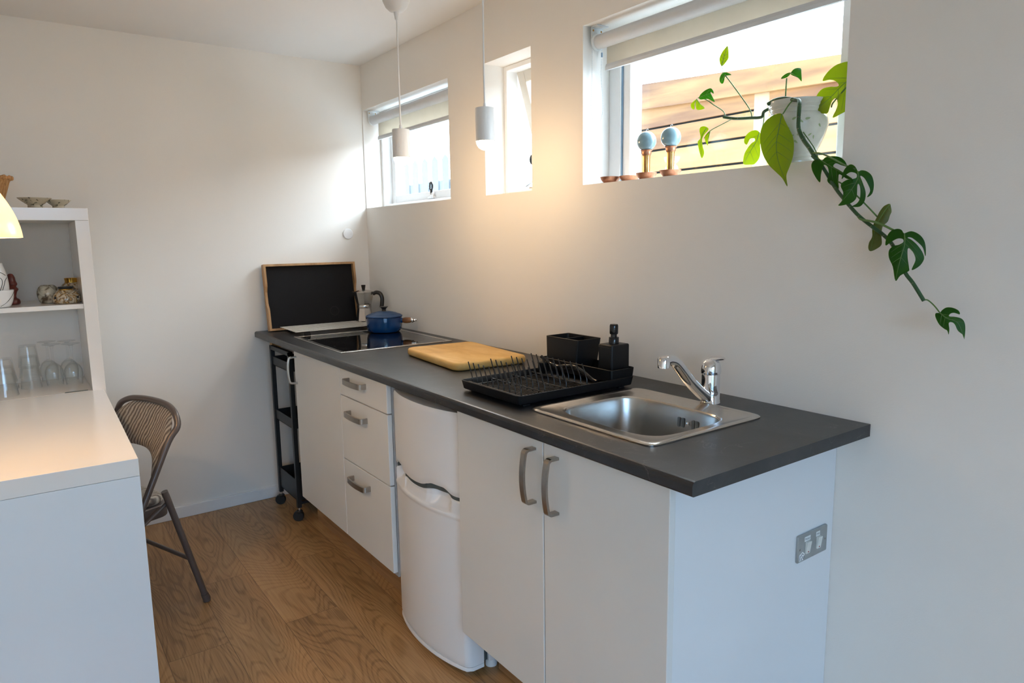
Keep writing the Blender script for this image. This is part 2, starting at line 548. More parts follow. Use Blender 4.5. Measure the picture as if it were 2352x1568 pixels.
def tube(bm, pts, r, n=10, closed=False, cap=True):
    pts = [Vector(p) for p in pts]
    rs = r if isinstance(r, (list, tuple)) else [r] * len(pts)
    rings = []
    prev = None
    N = len(pts)
    for i, p in enumerate(pts):
        if closed:
            t = pts[(i + 1) % N] - pts[i - 1]
        else:
            t = pts[min(i + 1, N - 1)] - pts[max(i - 1, 0)]
        t.normalize()
        if prev is None:
            a = Vector((0, 0, 1)) if abs(t.z) < 0.9 else Vector((1, 0, 0))
            u = t.cross(a).normalized()
        else:
            u = (prev - t * prev.dot(t))
            u = u.normalized() if u.length > 1e-6 else t.orthogonal().normalized()
        prev = u
        v = t.cross(u)
        rings.append([p + (u * math.cos(2 * PI * k / n) + v * math.sin(2 * PI * k / n)) * rs[i] for k in range(n)])
    if closed:
        rings.append(rings[0])
        loft(bm, rings, False, False)
        bmesh.ops.remove_doubles(bm, verts=bm.verts, dist=1e-7)
    else:
        loft(bm, rings, cap, cap)
    return bm


def smooth_path(pts, k=6, closed=False):
    """Catmull-Rom through the points."""
    P = [Vector(p) for p in pts]
    out = []
    n = len(P)
    rng = range(n) if closed else range(n - 1)
    for i in rng:
        p0 = P[i - 1] if (i > 0 or closed) else P[0] * 2 - P[1]
        p1, p2 = P[i], P[(i + 1) % n]
        p3 = P[(i + 2) % n] if (i + 2 < n or closed) else P[-1] * 2 - P[-2]
        for j in range(k):
            t = j / k
            out.append(0.5 * ((2 * p1) + (-p0 + p2) * t + (2 * p0 - 5 * p1 + 4 * p2 - p3) * t * t + (-p0 + 3 * p1 - 3 * p2 + p3) * t ** 3))
    if not closed:
        out.append(P[-1])
    return out


def lathe(bm, c, prof, n=40, cap0=False, cap1=False, sides=None):
    """prof: list of (radius, z) with z relative to c."""
    n = sides or n
    rings = [[(c[0] + r * math.cos(2 * PI * (k + 0.5) / n), c[1] + r * math.sin(2 * PI * (k + 0.5) / n), c[2] + z) for k in range(n)] for r, z in prof]
    loft(bm, rings, cap0, cap1)
    return bm


def LT(c, prof, **k):
    return lathe(bmesh.new(), c, prof, **k)


def sellipse(cx, cy, a, b, e, n=128):
    out = []
    for k in range(n):
        t = 2 * PI * (k + 0.5) / n
        c, s = math.cos(t), math.sin(t)
        out.append((cx + a * math.copysign(abs(c) ** (2 / e), c), cy + b * math.copysign(abs(s) ** (2 / e), s)))
    return out


def rrect(x0, x1, y0, y1, r, k=6):
    out = []
    for cx, cy, a0 in ((x1 - r, y1 - r, 0), (x0 + r, y1 - r, PI / 2), (x0 + r, y0 + r, PI), (x1 - r, y0 + r, 1.5 * PI)):
        for j in range(k + 1):
            a = a0 + PI / 2 * j / k
            out.append((cx + r * math.cos(a), cy + r * math.sin(a)))
    return out


def rprism(bm, x0, x1, y0, y1, z0, z1, r, k=6, ch=0.0, taper=0.0):
    """rounded-corner prism, top/bottom rounded over by ch, bottom shrunk by taper."""
    def ring(d, z):
        return [(x, y, z) for x, y in rrect(x0 + d, x1 - d, y0 + d, y1 - d, max(r - d, 0.0005), k)]
    rings = []
    if ch:
        for a in (0, 30, 60, 90):
            t = math.radians(a)
            rings.append(ring(taper + ch * (1 - math.sin(t)), z0 + ch * (1 - math.cos(t))))
        for a in (0, 30, 60, 90):
            t = math.radians(a)
            rings.append(ring(ch * (1 - math.cos(t)), z1 - ch * (1 - math.sin(t))))
    else:
        rings = [ring(taper, z0), ring(0, z1)]
    loft(bm, rings)
    return bm


def extrude_profile(bm, prof, axis, a, b):
    """prof: closed 2-D loop in the plane normal to axis; extruded from a to b."""
    def P(p, t):
        return (t, p[0], p[1]) if axis == 'x' else ((p[0], t, p[1]) if axis == 'y' else (p[0], p[1], t))
    loft(bm, [[P(p, a) for p in prof], [P(p, b) for p in prof]])
    return bm


def xform(bm, mat):
    bmesh.ops.transform(bm, matrix=mat, verts=bm.verts)
    return bm


def rotz_about(bm, p, ang):
    return xform(bm, Matrix.Translation(p) @ Matrix.Rotation(ang, 4, 'Z') @ Matrix.Translation(-Vector(p)))


def wpos(o):
    p = Vector((0, 0, 0))
    while o is not None:
        p += o.location
        o = o.parent
    return p


def obj(name, bm, mat, parent=None, smooth=False, label=None, base=None):
    bmesh.ops.recalc_face_normals(bm, faces=bm.faces)
    me = bpy.data.meshes.new(name)
    o = bpy.data.objects.new(name, me)
    COL.objects.link(o)
    if base is not None:
        o.location = Vector(base) - (wpos(parent) if parent else Vector((0, 0, 0)))
    if parent is not None:
        o.parent = parent
    off = wpos(o)
    bmesh.ops.translate(bm, vec=-off, verts=bm.verts)
    bm.to_mesh(me)
    bm.free()
    for m in (mat if isinstance(mat, (list, tuple)) else [mat]):
        me.materials.append(m)
    if smooth:
        for p in me.polygons:
            p.use_smooth = True
        try:
            me.set_sharp_from_angle(angle=math.radians(38))
        except Exception:
            pass
    if label:
        o['label'] = label
    return o


def thing(name, label, cat, loc, group=None):
    o = bpy.data.objects.new(name, None)
    COL.objects.link(o)
    o.location = loc
    o.empty_display_size = 0.05
    o['label'] = label
    o['category'] = cat
    if group:
        o['group'] = group
    return o


def tag(o, label, cat, group=None):
    o['label'] = label
    o['category'] = cat
    if group:
        o['group'] = group
    return o


def struct(name, bm, mat, parent=None, smooth=False):
    o = obj(name, bm, mat, parent, smooth)
    if parent is None:
        o['kind'] = 'structure'
    return o


def dup(root, loc, label, rotz=0.0):
    r = root.copy()
    COL.objects.link(r)
    r.location = loc
    r.rotation_euler = (0, 0, rotz)
    r['label'] = label
    for ch in list(root.children):
        c = ch.copy()
        COL.objects.link(c)
        c.parent = r
        for g in list(ch.children):
            d = g.copy()
            COL.objects.link(d)
            d.parent = c
    return r


# ================================================================ ROOM
XR, YL, HC = 5.2, -3.3, 2.289
WT = 0.24
WIN = [(0.006, 0.915), (1.199, 1.515), (1.804, 2.731)]
WZ0, WZ1 = 1.533, 2.056
struct('floor', B(-0.3, XR + 0.3, YL - 0.3, WT, -0.08, 0.0), FLOOR)
struct('ceiling', B(-0.3, XR + 0.3, YL - 0.3, WT, HC, HC + 0.15), CEIL)
# window wall, one mesh with three openings; the reveals have softly rounded plaster edges
bm = bmesh.new()
xs = [-0.3, WIN[0][0], WIN[0][1], WIN[1][0], WIN[1][1], WIN[2][0], WIN[2][1], XR + 0.3]
box(bm, xs[0], xs[-1], 0, WT, 0, WZ0)
box(bm, xs[0], xs[-1], 0, WT, WZ1, HC)
for i in (0, 2, 4, 6):
    box(bm, xs[i], xs[i + 1], 0, WT, WZ0, WZ1)
struct('wall_right', bm, WALL)
struct('wall_far', B(-0.3, 0.0, YL, 0.0, 0, HC), WALL)
struct('wall_left', B(-0.3, XR + 0.3, YL - 0.3, YL, 0, HC), WALL)
bm = bmesh.new()
box(bm, XR, XR + 0.2, YL, DOOR[0], 0, HC)
box(bm, XR, XR + 0.2, DOOR[1], 0, 0, HC)
box(bm, XR, XR + 0.2, DOOR[0], DOOR[1], DOOR[3], HC)
box(bm, XR, XR + 0.2, DOOR[0], DOOR[1], 0, DOOR[2])
struct('wall_near', bm, WALL)
struct('baseboard_far', B(0.0, 0.013, YL, -0.02, 0.0, 0.060, bev=0.003), TRIMW)


def ring_frame(bm, x0, x1, z0, z1, wd, y0, y1, bev=0.003, wb=None):
    wb = wd if wb is None else wb
    box(bm, x0, x0 + wd, y0, y1, z0, z1, bev)
    box(bm, x1 - wd, x1, y0, y1, z0, z1, bev)
    box(bm, x0 + wd, x1 - wd, y0, y1, z0, z0 + wb, min(bev, wb * 0.3))
    box(bm, x0 + wd, x1 - wd, y0, y1, z1 - wd, z1, bev)
    return bm


# --- window 1 (far, small) : frame, closed sash, handle
w1 = struct('window_1', ring_frame(bmesh.new(), WIN[0][0], WIN[0][1], WZ0, WZ1, 0.022, 0.100, 0.175), FRAMEW)
obj('sash', ring_frame(bmesh.new(), 0.030, 0.893, WZ0 + 0.022, WZ1 - 0.022, 0.045, 0.150, 0.200), FRAMEW, w1)
obj('window_pane', B(0.070, 0.850, 0.178, 0.182, WZ0 + 0.06, WZ1 - 0.06), PANE, w1)


def stay_handle(parent, x, y, z, s=1.0, tilt=0.0):
    bm = bmesh.new()
    box(bm, x - 0.030 * s, x + 0.020 * s, y - 0.022, y, z, z + 0.012 * s, 0.002)
    box(bm, x - 0.014 * s, x + 0.014 * s, y - 0.020, y - 0.002, z + 0.010 * s, z + 0.030 * s, 0.004)
    h = obj('window_handle', bm, CHROME, parent)
    bm = bmesh.new()
    c = V(x + tilt * 0.05, y - 0.016, z + 0.060 * s)
    tube(bm, [c + V(math.cos(a) * 0.013 * s, 0, math.sin(a) * 0.020 * s) for a in [2 * PI * k / 20 for k in range(20)]], 0.005 * s, 8, closed=True)
    tube(bm, [c + V(0, 0, -0.018 * s), V(x, y - 0.014, z + 0.018 * s)], 0.007 * s, 8)
    obj('lever', bm, BLACKG, h, True)


stay_handle(w1, 0.50, 0.150, WZ0 + 0.030, 1.0)

# --- window 2 (narrow, tall look) : top-hung sash pushed open at the foot
w2 = struct('window_2', ring_frame(bmesh.new(), WIN[1][0], WIN[1][1], WZ0, WZ1, 0.020, 0.100, 0.160), FRAMEW)
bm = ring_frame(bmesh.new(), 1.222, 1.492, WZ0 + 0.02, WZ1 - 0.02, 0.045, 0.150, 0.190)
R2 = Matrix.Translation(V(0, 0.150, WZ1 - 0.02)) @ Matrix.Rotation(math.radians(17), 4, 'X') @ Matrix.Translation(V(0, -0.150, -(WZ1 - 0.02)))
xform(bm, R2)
obj('sash', bm, SASHSHADE, w2)
bm = B(1.262, 1.452, 0.170, 0.174, WZ0 + 0.06, WZ1 - 0.06)
xform(bm, R2)
obj('window_pane', bm, PANE, w2)
bm = bmesh.new()
box(bm, 1.255, 1.330, 0.125, 0.150, WZ0 + 0.020, WZ0 + 0.032, 0.002)
tube(bm, [(1.274, 0.14, WZ0 + 0.03), (1.272, 0.19, WZ0 + 0.06), (1.272, 0.25, WZ0 + 0.12)], 0.004, 8)
hd = obj('window_stay', bm, CHROME, w2)
bm = bmesh.new()
c = V(1.268, 0.205, WZ0 + 0.150)
tube(bm, [c + V(math.cos(a) * 0.014, 0.01 * math.cos(a), math.sin(a) * 0.022) for a in [2 * PI * k / 20 for k in range(20)]], 0.005, 8, closed=True)
tube(bm, [c + V(0, 0, -0.02), c + V(0.004, 0, -0.065)], 0.008, 8)
obj('lever', bm, BLACKG, hd, True)

# --- window 3 (large, fixed light)
w3 = struct('window_3', ring_frame(bmesh.new(), WIN[2][0], WIN[2][1], WZ0, WZ1, 0.056, 0.122, 0.175, wb=0.005), FRAMEW)
obj('sash', ring_frame(bmesh.new(), WIN[2][0] + 0.059, WIN[2][1] - 0.059, WZ0 + 0.005, WZ1 - 0.056, 0.034, 0.132, 0.190, wb=0.007), FRAMEW, w3)
obj('window_pane', B(WIN[2][0] + 0.09, WIN[2][1] - 0.09, 0.160, 0.164, WZ0 + 0.011, WZ1 - 0.09), PANE, w3)
bm = bmesh.new()
box(bm, 1.8602, 1.8628, 0.126, 0.142, WZ0 + 0.006, WZ1 - 0.058)
obj('gasket', bm, GASKET, w3)

# --- glazed opening behind the camera
w4 = struct('window_4', xform(ring_frame(bmesh.new(), DOOR[0], DOOR[1], DOOR[2], DOOR[3], 0.06, 0, 0.06), Matrix.Translation(V(XR + 0.12, 0, 0)) @ Matrix.Rotation(PI / 2, 4, 'Z') @ Matrix.Scale(1, 4)), FRAMEW)
obj('window_pane', B(XR + 0.088, XR + 0.092, DOOR[0] + 0.05, DOOR[1] - 0.05, DOOR[2] + 0.05, DOOR[3] - 0.05), PANE, w4)
obj('mullion', B(XR + 0.06, XR + 0.12, -1.96, -1.90, DOOR[2] + 0.06, DOOR[3] - 0.06, bev=0.003), FRAMEW, w4)

# round blanking plate on the end wall
bm = bmesh.new()
prof = [(0.029, 0.0), (0.029, 0.004), (0.026, 0.0065), (0.0001, 0.007)]
lathe(bm, (0, 0, 0), prof, n=32, cap0=True)
for s in (-1, 1):
    lathe(bm, (0.0, s * 0.018, 0.006), [(0.003, 0), (0.003, 0.002), (0.0001, 0.0022)], n=10, cap0=True)
xform(bm, Matrix.Translation(V(0.0, -0.1155, 1.393)) @ Matrix.Rotation(PI / 2, 4, 'Y'))
tag(obj('blanking_plate', bm, TRIMW, None, True), 'small round white blanking plate with two screws on the far wall', 'wall plate')

# ================================================================ OUTSIDE
struct('ground', B(-14, 14, WT, 14, -0.4, -0.3), GRAVEL)
struct('ground', B(XR + 0.2, 14, -14, WT, -0.4, -0.3), plain('dark_paving', (0.16, 0.155, 0.15, 1), 0.9))
hg = obj('sky_block_wall', B(9.6, 9.8, -9.0, 3.0, -0.3, 1.7), plain('sky_block_render', (0.22, 0.23, 0.20, 1), 0.9))  # unseen wall added to keep low sky light off the ceiling
hg['kind'] = 'structure'
fe = thing('timber_fence', 'cedar board fence seen through the big window', 'fence', (1.4, 1.62, -0.3))
gaps = [2.168, 2.128, 1.997, 1.865, 1.733, 1.601, 1.469]
for i in range(1, 7):
    z1, z0 = gaps[i], gaps[i] - 0.120
    obj('board', B(0.15, 3.6, 1.60, 1.618, z0, z1, bev=0.002), CEDAR, fe)
obj('gap_shade_sheet', B(0.15, 3.6, 1.64, 1.65, 0.9, 2.16), GAPDK, fe)  # near-black sheet added to put shade in the gaps between boards
bm = bmesh.new()
extrude_profile(bm, [(0.15, 2.142), (3.6, 2.142 - 0.17), (3.6, 2.045), (0.15, 2.30)], 'y', 1.575, 1.595)
obj('capping_board', bm, CEDAR, fe)
obj('board', B(0.15, 3.6, 1.601, 1.618, 2.134, 2.175, bev=0.002), CEDAR, fe)
obj('post', B(1.348, 1.440, 1.598, 1.70, -0.3, 2.14, bev=0.004), CEDARP, fe)
obj('post', B(3.05, 3.14, 1.62, 1.70, -0.3, 2.10, bev=0.004), CEDARP, fe)
obj('post', B(0.16, 0.25, 1.62, 1.70, -0.3, 2.10, bev=0.004), CEDARP, fe)
pf = thing('picket_fence', 'pale picket fence far behind the small far window', 'fence', (-4.7, 3.0, -0.3))
for k in range(9):
    x = -5.6 + k * 0.27
    bm = bmesh.new()
    extrude_profile(bm, [(x, -0.3), (x + 0.16, -0.3), (x + 0.16, 2.38), (x + 0.08, 2.44), (x, 2.38)], 'y', 2.98, 3.0)
    obj('picket', bm, PICKET, pf)
obj('rail', B(-5.6, -3.3, 3.0, 3.03, 1.9, 2.12), PICKET, pf)

# ================================================================ KITCHEN RUN
H = 0.90
TT = 0.030                       # worktop thickness
YF, YD = -0.650, -0.628          # worktop front, door fronts
LW = 2.838


def edge_profile(y0, y1):
    """worktop section with a rolled front edge when it reaches the front."""
    p = []
    if y0 == YF:
        r = 0.010
        for a in (90, 120, 150, 180):
            t = math.radians(a)
            p.append((YF + r + r * math.cos(t), H - r + r * math.sin(t)))
        r = 0.004
        for a in (180, 225, 270):
            t = math.radians(a)
            p.append((YF + r + r * math.cos(t), H - TT + r + r * math.sin(t)))
    else:
        p += [(y0, H), (y0, H - TT)]
    p += [(y1, H - TT), (y1, H)]
    return p


SX0, SX1, SY0, SY1 = 2.245, 2.612, -0.512, -0.210     # sink cut-out
bm = bmesh.new()
extrude_profile(bm, edge_profile(YF, -0.002), 'x', 0.002, SX0)
extrude_profile(bm, edge_profile(YF, -0.002), 'x', SX1, LW)
extrude_profile(bm, edge_profile(YF, SY0), 'x', SX0, SX1)
extrude_profile(bm, edge_profile(SY1, -0.002), 'x', SX0, SX1)
tag(obj('worktop', bm, SLATE), 'long dark slate-look worktop along the window wall', 'worktop')
tag(obj('support_batten', B(0.0, 0.040, -0.575, -0.02, 0.812, H - TT), BATTEN), 'short pine batten holding up the far end of the worktop', 'batten')

# ---- cabinets
T = 0.018


def carcass(x0, x1, top=H - TT, bottom=0.150):
    bm = bmesh.new()
    yb, yf = -0.02, YD + T + 0.002
    box(bm, x0, x0 + 0.016, yf, yb, bottom, top)
    box(bm, x1 - 0.016, x1, yf, yb, bottom, top)
    box(bm, x0 + 0.016, x1 - 0.016, yf, yb, bottom, bottom + 0.016)
    box(bm, x0 + 0.016, x1 - 0.016, yb - 0.01, yb, bottom, top)
    return bm


def bow_handle_v(x, z0, z1, parent):
    """flat bowed bar, vertical"""
    out, wd, th = 0.034, 0.0085, 0.0065
    bm = bmesh.new()
    path = []
    zc, hl = (z0 + z1) / 2, (z1 - z0) / 2
    pts = [(0, hl - 0.004), (-out * 0.62, hl - 0.004)]
    for a in range(0, 91, 15):
        t = math.radians(a)
        pts.append((-out * 0.62 - 0.011 * math.sin(t), hl - 0.004 - 0.011 * (1 - math.cos(t))))
    for k in range(1, 12):
        s = 1 - 2 * k / 12
        zz = (hl - 0.015) * s
        pts.append((-out * 0.62 - 0.011 - 0.006 * (1 - s * s), zz))
    pts += [(p[0], -p[1]) for p in reversed(pts[:9])]
    rings = []
    n = len(pts)
    for i, (yy, zz) in enumerate(pts):
        a, b = pts[max(i - 1, 0)], pts[min(i + 1, n - 1)]
        t = Vector((b[0] - a[0], b[1] - a[1])).normalized()
        nn = Vector((-t.y, t.x)) * (th / 2)
        y, z = YD + yy, zc + zz
        rings.append([(x - wd, y + nn.x, z + nn.y), (x + wd, y + nn.x, z + nn.y), (x + wd, y - nn.x, z - nn.y), (x - wd, y - nn.x, z - nn.y)])
    loft(bm, rings)
    return obj('handle', bm, NICKEL, parent, True)


def bow_handle_h(x0, x1, z, parent):
    out, wd, th = 0.030, 0.010, 0.0065
    xc, hl = (x0 + x1) / 2, (x1 - x0) / 2
    pts = [(0, hl - 0.004), (-out * 0.62, hl - 0.004)]
    for a in range(0, 91, 15):
        t = math.radians(a)
        pts.append((-out * 0.62 - 0.009 * math.sin(t), hl - 0.004 - 0.009 * (1 - math.cos(t))))
    for k in range(1, 12):
        s = 1 - 2 * k / 12
        pts.append((-out * 0.62 - 0.009 - 0.005 * (1 - s * s), (hl - 0.013) * s))
    pts += [(p[0], -p[1]) for p in reversed(pts[:9])]
    bm = bmesh.new()
    rings = []
    n = len(pts)
    for i, (yy, xx) in enumerate(pts):
        a, b = pts[max(i - 1, 0)], pts[min(i + 1, n - 1)]
        t = Vector((b[0] - a[0], b[1] - a[1])).normalized()
        nn = Vector((-t.y, t.x)) * (th / 2)
        y, x = YD + yy, xc + xx
        rings.append([(x + nn.y, y + nn.x, z - wd), (x + nn.y, y + nn.x, z + wd), (x - nn.y, y - nn.x, z + wd), (x - nn.y, y - nn.x, z - wd)])
    loft(bm, rings)
    return obj('handle', bm, NICKEL, parent, True)


DT = 0.862
c1 = thing('base_cabinet', 'white base cabinet with a round bow handle under the hob', 'cabinet', (0.80, -0.30, 0.0))
obj('carcass', carcass(0.540, 1.0725), CABIN, c1)
d = obj('door', B(0.538, 1.0745, YD, YD + T, 0.170, DT, bev=0.002), CAB, c1)
bm = bmesh.new()
tube(bm, smooth_path([(0.566, YD, 0.838), (0.566, YD - 0.028, 0.836), (0.566, YD - 0.036, 0.822), (0.566, YD - 0.040, 0.778), (0.566, YD - 0.036, 0.734), (0.566, YD - 0.028, 0.720), (0.566, YD, 0.718)], 5), 0.0052, 12)
obj('handle', bm, SATIN, d, True)
obj('plinth', B(0.450, 1.0735, -0.530, -0.512, 0.0, 0.158), PLINTH, c1)

c2 = thing('drawer_cabinet', 'white cabinet of three drawers between the hob cabinet and the fridge', 'cabinet', (1.285, -0.30, 0.0))
obj('carcass', carcass(1.0775, 1.494), CABIN, c2)
for z0, z1, hz in ((0.757, DT, 0.826), (0.497, 0.753, 0.698), (0.170, 0.493, 0.437)):
    d = obj('drawer', B(1.0775, 1.496, YD, YD + T, z0, z1, bev=0.002), CAB, c2)
    bow_handle_h(1.168, 1.328, hz, d)
obj('plinth', B(1.0745, 1.493, -0.530, -0.512, 0.0, 0.158), PLINTH, c2)

c3 = thing('sink_cabinet', 'white double-door cabinet under the sink at the near end', 'cabinet', (2.365, -0.30, 0.0))
bm = bmesh.new()
yb, yf = -0.02, YD + T + 0.002
box(bm, 1.964, 1.980, yf, yb, 0.150, H - TT)
box(bm, 1.980, 2.739, yf, yb, 0.150, 0.166)
box(bm, 1.980, 2.739, yb - 0.01, yb, 0.150, H - TT)
obj('carcass', bm, CABIN, c3)
obj('side_panel', B(2.741, 2.758, yf + 0.004, -0.001, 0.0, H - TT, bev=0.0015), CABSIDE, c3)
d = obj('door', B(1.964, 2.3625, YD, YD + T, 0.170, DT, bev=0.002), CAB, c3)
bow_handle_v(2.3285, 0.697, 0.842, d)
d = obj('door', B(2.3665, 2.766, YD, YD + T, 0.170, DT, bev=0.002), CAB, c3)
bow_handle_v(2.4170, 0.695, 0.839, d)
obj('plinth', B(1.966, 2.739, -0.500, -0.482, 0.0, 0.158), PLINTH, c3)

# ---- fridge freezer with bowed doors
fr = thing('fridge', 'white two-door under-counter fridge with bowed doors between the cabinets', 'fridge', (1.73, -0.30, 0.0))
FX0, FX1 = 1.502, 1.956
FC, FHW = (FX0 + FX1) / 2, (FX1 - FX0) / 2


def fr_front(x):
    s = (x - FC) / FHW
    y = -0.606 - 0.041 * (1 - abs(s) ** 2.1)
    if abs(s) > 0.93:
        y += 0.014 * ((abs(s) - 0.93) / 0.07) ** 2
    return y


def bump(t, a, b, e):
    """smooth 0-1-0 window"""
    def st(u):
        u = max(0.0, min(1.0, u))
        return u * u * (3 - 2 * u)
    return st((t - a) / e) * st((b - t) / e)


def fr_gap(x):
    s = (x - FX0) / (FX1 - FX0)
    return 0.572 + 0.007 * bump(s, 0.02, 0.26, 0.05) - 0.005 * bump(s, 0.26, 0.62, 0.16) + 0.008 * bump(s, 0.55, 0.93, 0.12)


def fr_scoop(x, z):
    s = (x - FX0) / (FX1 - FX0)
    d = 0.034 * bump(s, 0.03, 0.27, 0.035) + 0.010 * bump(s, 0.25, 0.66, 0.04) + 0.034 * bump(s, 0.60, 0.90, 0.10)
    u = (z - 0.528) / 0.040
    if u < 0:
        return 0
    return d * min(1.0, u * 1.3) ** 0.55


def fridge_door(z_of, nz, name, scoop=False):
    NX = 96
    bm = bmesh.new()
    F = []
    for i in range(NX + 1):
        x = FX0 + (FX1 - FX0) * i / NX
        z0, z1 = z_of(x)
        colv = []
        for j in range(nz + 1):
            t = j / nz
            if scoop:
                t = 1 - (1 - t) ** 1.8
            z = z0 + (z1 - z0) * t
            y = fr_front(x)
            e = min(z - z0, z1 - z)
            if e < 0.004:
                y += 0.004 * (1 - e / 0.004)
            if scoop:
                y += fr_scoop(x, z)
                if 0.512 < z < 0.530:
                    y -= 0.0025 * math.sin((z - 0.512) / 0.018 * PI)
            colv.append(bm.verts.new((x, y, z)))
        F.append(colv)
    Bk = [[bm.verts.new((v.co.x, -0.548, v.co.z)) for v in (c[0], c[-1])] for c in F]
    for i in range(NX):
        for j in range(nz):
            bm.faces.new((F[i][j], F[i + 1][j], F[i + 1][j + 1], F[i][j + 1]))
        bm.faces.new((F[i][0], Bk[i][0], Bk[i + 1][0], F[i + 1][0]))
        bm.faces.new((F[i][-1], F[i + 1][-1], Bk[i + 1][1], Bk[i][1]))
        bm.faces.new((Bk[i][0], Bk[i][1], Bk[i + 1][1], Bk[i + 1][0]))
    for i in (0, NX):
        bm.faces.new(F[i] + [Bk[i][1], Bk[i][0]])
    return obj(name, bm, FRIDGE, fr, True)


fridge_door(lambda x: (fr_gap(x) + 0.012 + 0.30 * fr_scoop(x, 0.572), 0.846), 24, 'freezer_door')
dl = fridge_door(lambda x: (0.034, fr_gap(x)), 110, 'fridge_door', True)
bm = bmesh.new()
NX = 48
rings = []
for z, off in ((0.020, 0.004), (0.0225, 0.0), (0.030, 0.0), (0.033, 0.002)):
    rr = [(FX0 + (FX1 - FX0) * i / NX, fr_front(FX0 + (FX1 - FX0) * i / NX) - 0.001 + off, z) for i in range(NX + 1)]
    rr += [(FX1, -0.548, z), (FX0, -0.548, z)]
    rings.append(rr)
loft(bm, rings)
obj('door_trim', bm, FRIDGE, dl, True)
bm = bmesh.new()
box(bm, FX0 + 0.006, FX1 - 0.006, -0.546, -0.532, 0.036, 0.842)
obj('door_seal', bm, GAPGR, fr)
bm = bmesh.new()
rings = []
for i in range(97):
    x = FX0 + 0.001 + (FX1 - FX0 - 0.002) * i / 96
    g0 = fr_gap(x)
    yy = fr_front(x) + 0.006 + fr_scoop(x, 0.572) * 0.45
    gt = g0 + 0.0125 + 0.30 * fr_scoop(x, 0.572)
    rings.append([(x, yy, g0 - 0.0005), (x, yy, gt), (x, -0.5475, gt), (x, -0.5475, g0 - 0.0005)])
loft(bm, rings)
obj('gap_shadow_strip', bm, GAPGR, fr, True)  # dark strip standing in for the shadow under the freezer door
obj('cabinet_body', B(FX0, FX1, -0.530, -0.05, 0.030, 0.842, bev=0.003), FRIDGE, fr)
bm = bmesh.new()
for x in (FX0 + 0.035, FX1 - 0.025):
    obj('foot', LT((x, -0.505, 0.0), [(0.019, 0), (0.019, 0.022), (0.016, 0.031)], n=20, cap0=True, cap1=True), FRIDGE, fr, True)
for x in (FX1 - 0.04, FX0 + 0.04):
    obj('hinge_cap', LT((x, -0.583, 0.002), [(0.012, 0), (0.012, 0.017)], n=14, cap0=True, cap1=True), FRIDGE, dl, True)

# ---- slim black trolley
tr = thing('trolley', 'slim black metal trolley on castors beside the hob cabinet', 'trolley', (0.27, -0.35, 0.0))
tx0, tx1, ty0, ty1 = 0.135, 0.412, -0.606, -0.10
bm = bmesh.new()
for x in (tx0, tx1):
    for y in (ty0, ty1):
        box(bm, x - 0.010, x + 0.010, y - 0.010, y + 0.010, 0.070, 0.838)
box(bm, tx0 - 0.010, tx1 + 0.010, ty0 - 0.010, ty0 + 0.010, 0.820, 0.840)
box(bm, tx0 - 0.010, tx1 + 0.010, ty1 - 0.010, ty1 + 0.010, 0.820, 0.840)
for x in (tx0, tx1):
    box(bm, x - 0.006, x + 0.006, ty0, ty1, 0.085, 0.097)
bmesh.ops.remove_doubles(bm, verts=bm.verts, dist=1e-6)
obj('frame', bm, BLACKP, tr)
for z0, z1 in ((0.742, 0.785), (0.462, 0.510), (0.100, 0.205)):
    bm = bmesh.new()
    box(bm, tx0 + 0.004, tx1 - 0.004, ty0 - 0.004, ty1 + 0.004, z0, z0 + 0.003)
    box(bm, tx0 + 0.004, tx1 - 0.004, ty0 - 0.004, ty0 - 0.001, z0, z1)
    box(bm, tx0 + 0.004, tx1 - 0.004, ty1 + 0.001, ty1 + 0.004, z0, z1)
    box(bm, tx0 + 0.004, tx0 + 0.007, ty0 - 0.004, ty1 + 0.004, z0, z1)
    box(bm, tx1 - 0.007, tx1 - 0.004, ty0 - 0.004, ty1 + 0.004, z0, z1)
    obj('shelf_tray', bm, BLACKP, tr)
for x in (tx0, tx1):
    for y in (ty0, ty1):
        bm = bmesh.new()
        prof = [(0.010, -0.011), (0.024, -0.011), (0.026, -0.008), (0.026, 0.008), (0.024, 0.011), (0.010, 0.011)]
        lathe(bm, (0, 0, 0), prof, n=28, cap0=True, cap1=True)
        xform(bm, Matrix.Translation(V(x - 0.006, y - 0.004, 0.026)) @ Matrix.Rotation(math.radians(62), 4, 'Z') @ Matrix.Rotation(PI / 2, 4, 'X'))
        wh = obj('caster', bm, BLACKP, tr, True)
        bm = bmesh.new()
        lathe(bm, (x, y, 0.044), [(0.014, 0), (0.016, 0.006), (0.012, 0.012)], n=16, cap0=True, cap1=True)
        obj('caster_fork', bm, BLACKP, wh, True)
        obj('stem', lathe(bmesh.new(), (x, y, 0.056), [(0.006, 0), (0.006, 0.014)], n=12, cap0=True, cap1=True), CHROME, wh, True)

# ---- hob
hb = thing('hob', 'black glass ceramic hob with a steel rim set in the worktop', 'hob', (0.68, -0.31, H))
hx0, hx1, hy0, hy1 = 0.374, 0.984, -0.574, -0.052
HR = Matrix.Translation(V(0.68, -0.31, 0)) @ Matrix.Rotation(math.radians(-1.0), 4, 'Z') @ Matrix.Translation(V(-0.68, 0.31, 0))
bm = bmesh.new()
fwid = 0.020
for a in ((hx0, hx1, hy0, hy0 + fwid), (hx0, hx1, hy1 - fwid, hy1), (hx0, hx0 + fwid, hy0 + fwid, hy1 - fwid), (hx1 - fwid, hx1, hy0 + fwid, hy1 - fwid)):
    box(bm, *a, H, H + 0.0045, 0.0018)
xform(bm, HR)
obj('steel_frame', bm, STEEL, hb)
bm = B(hx0 + fwid, hx1 - fwid, hy0 + fwid, hy1 - fwid, H, H + 0.0035)
xform(bm, HR)
gl = obj('glass_top', bm, HOBGL, hb)
bm = bmesh.new()
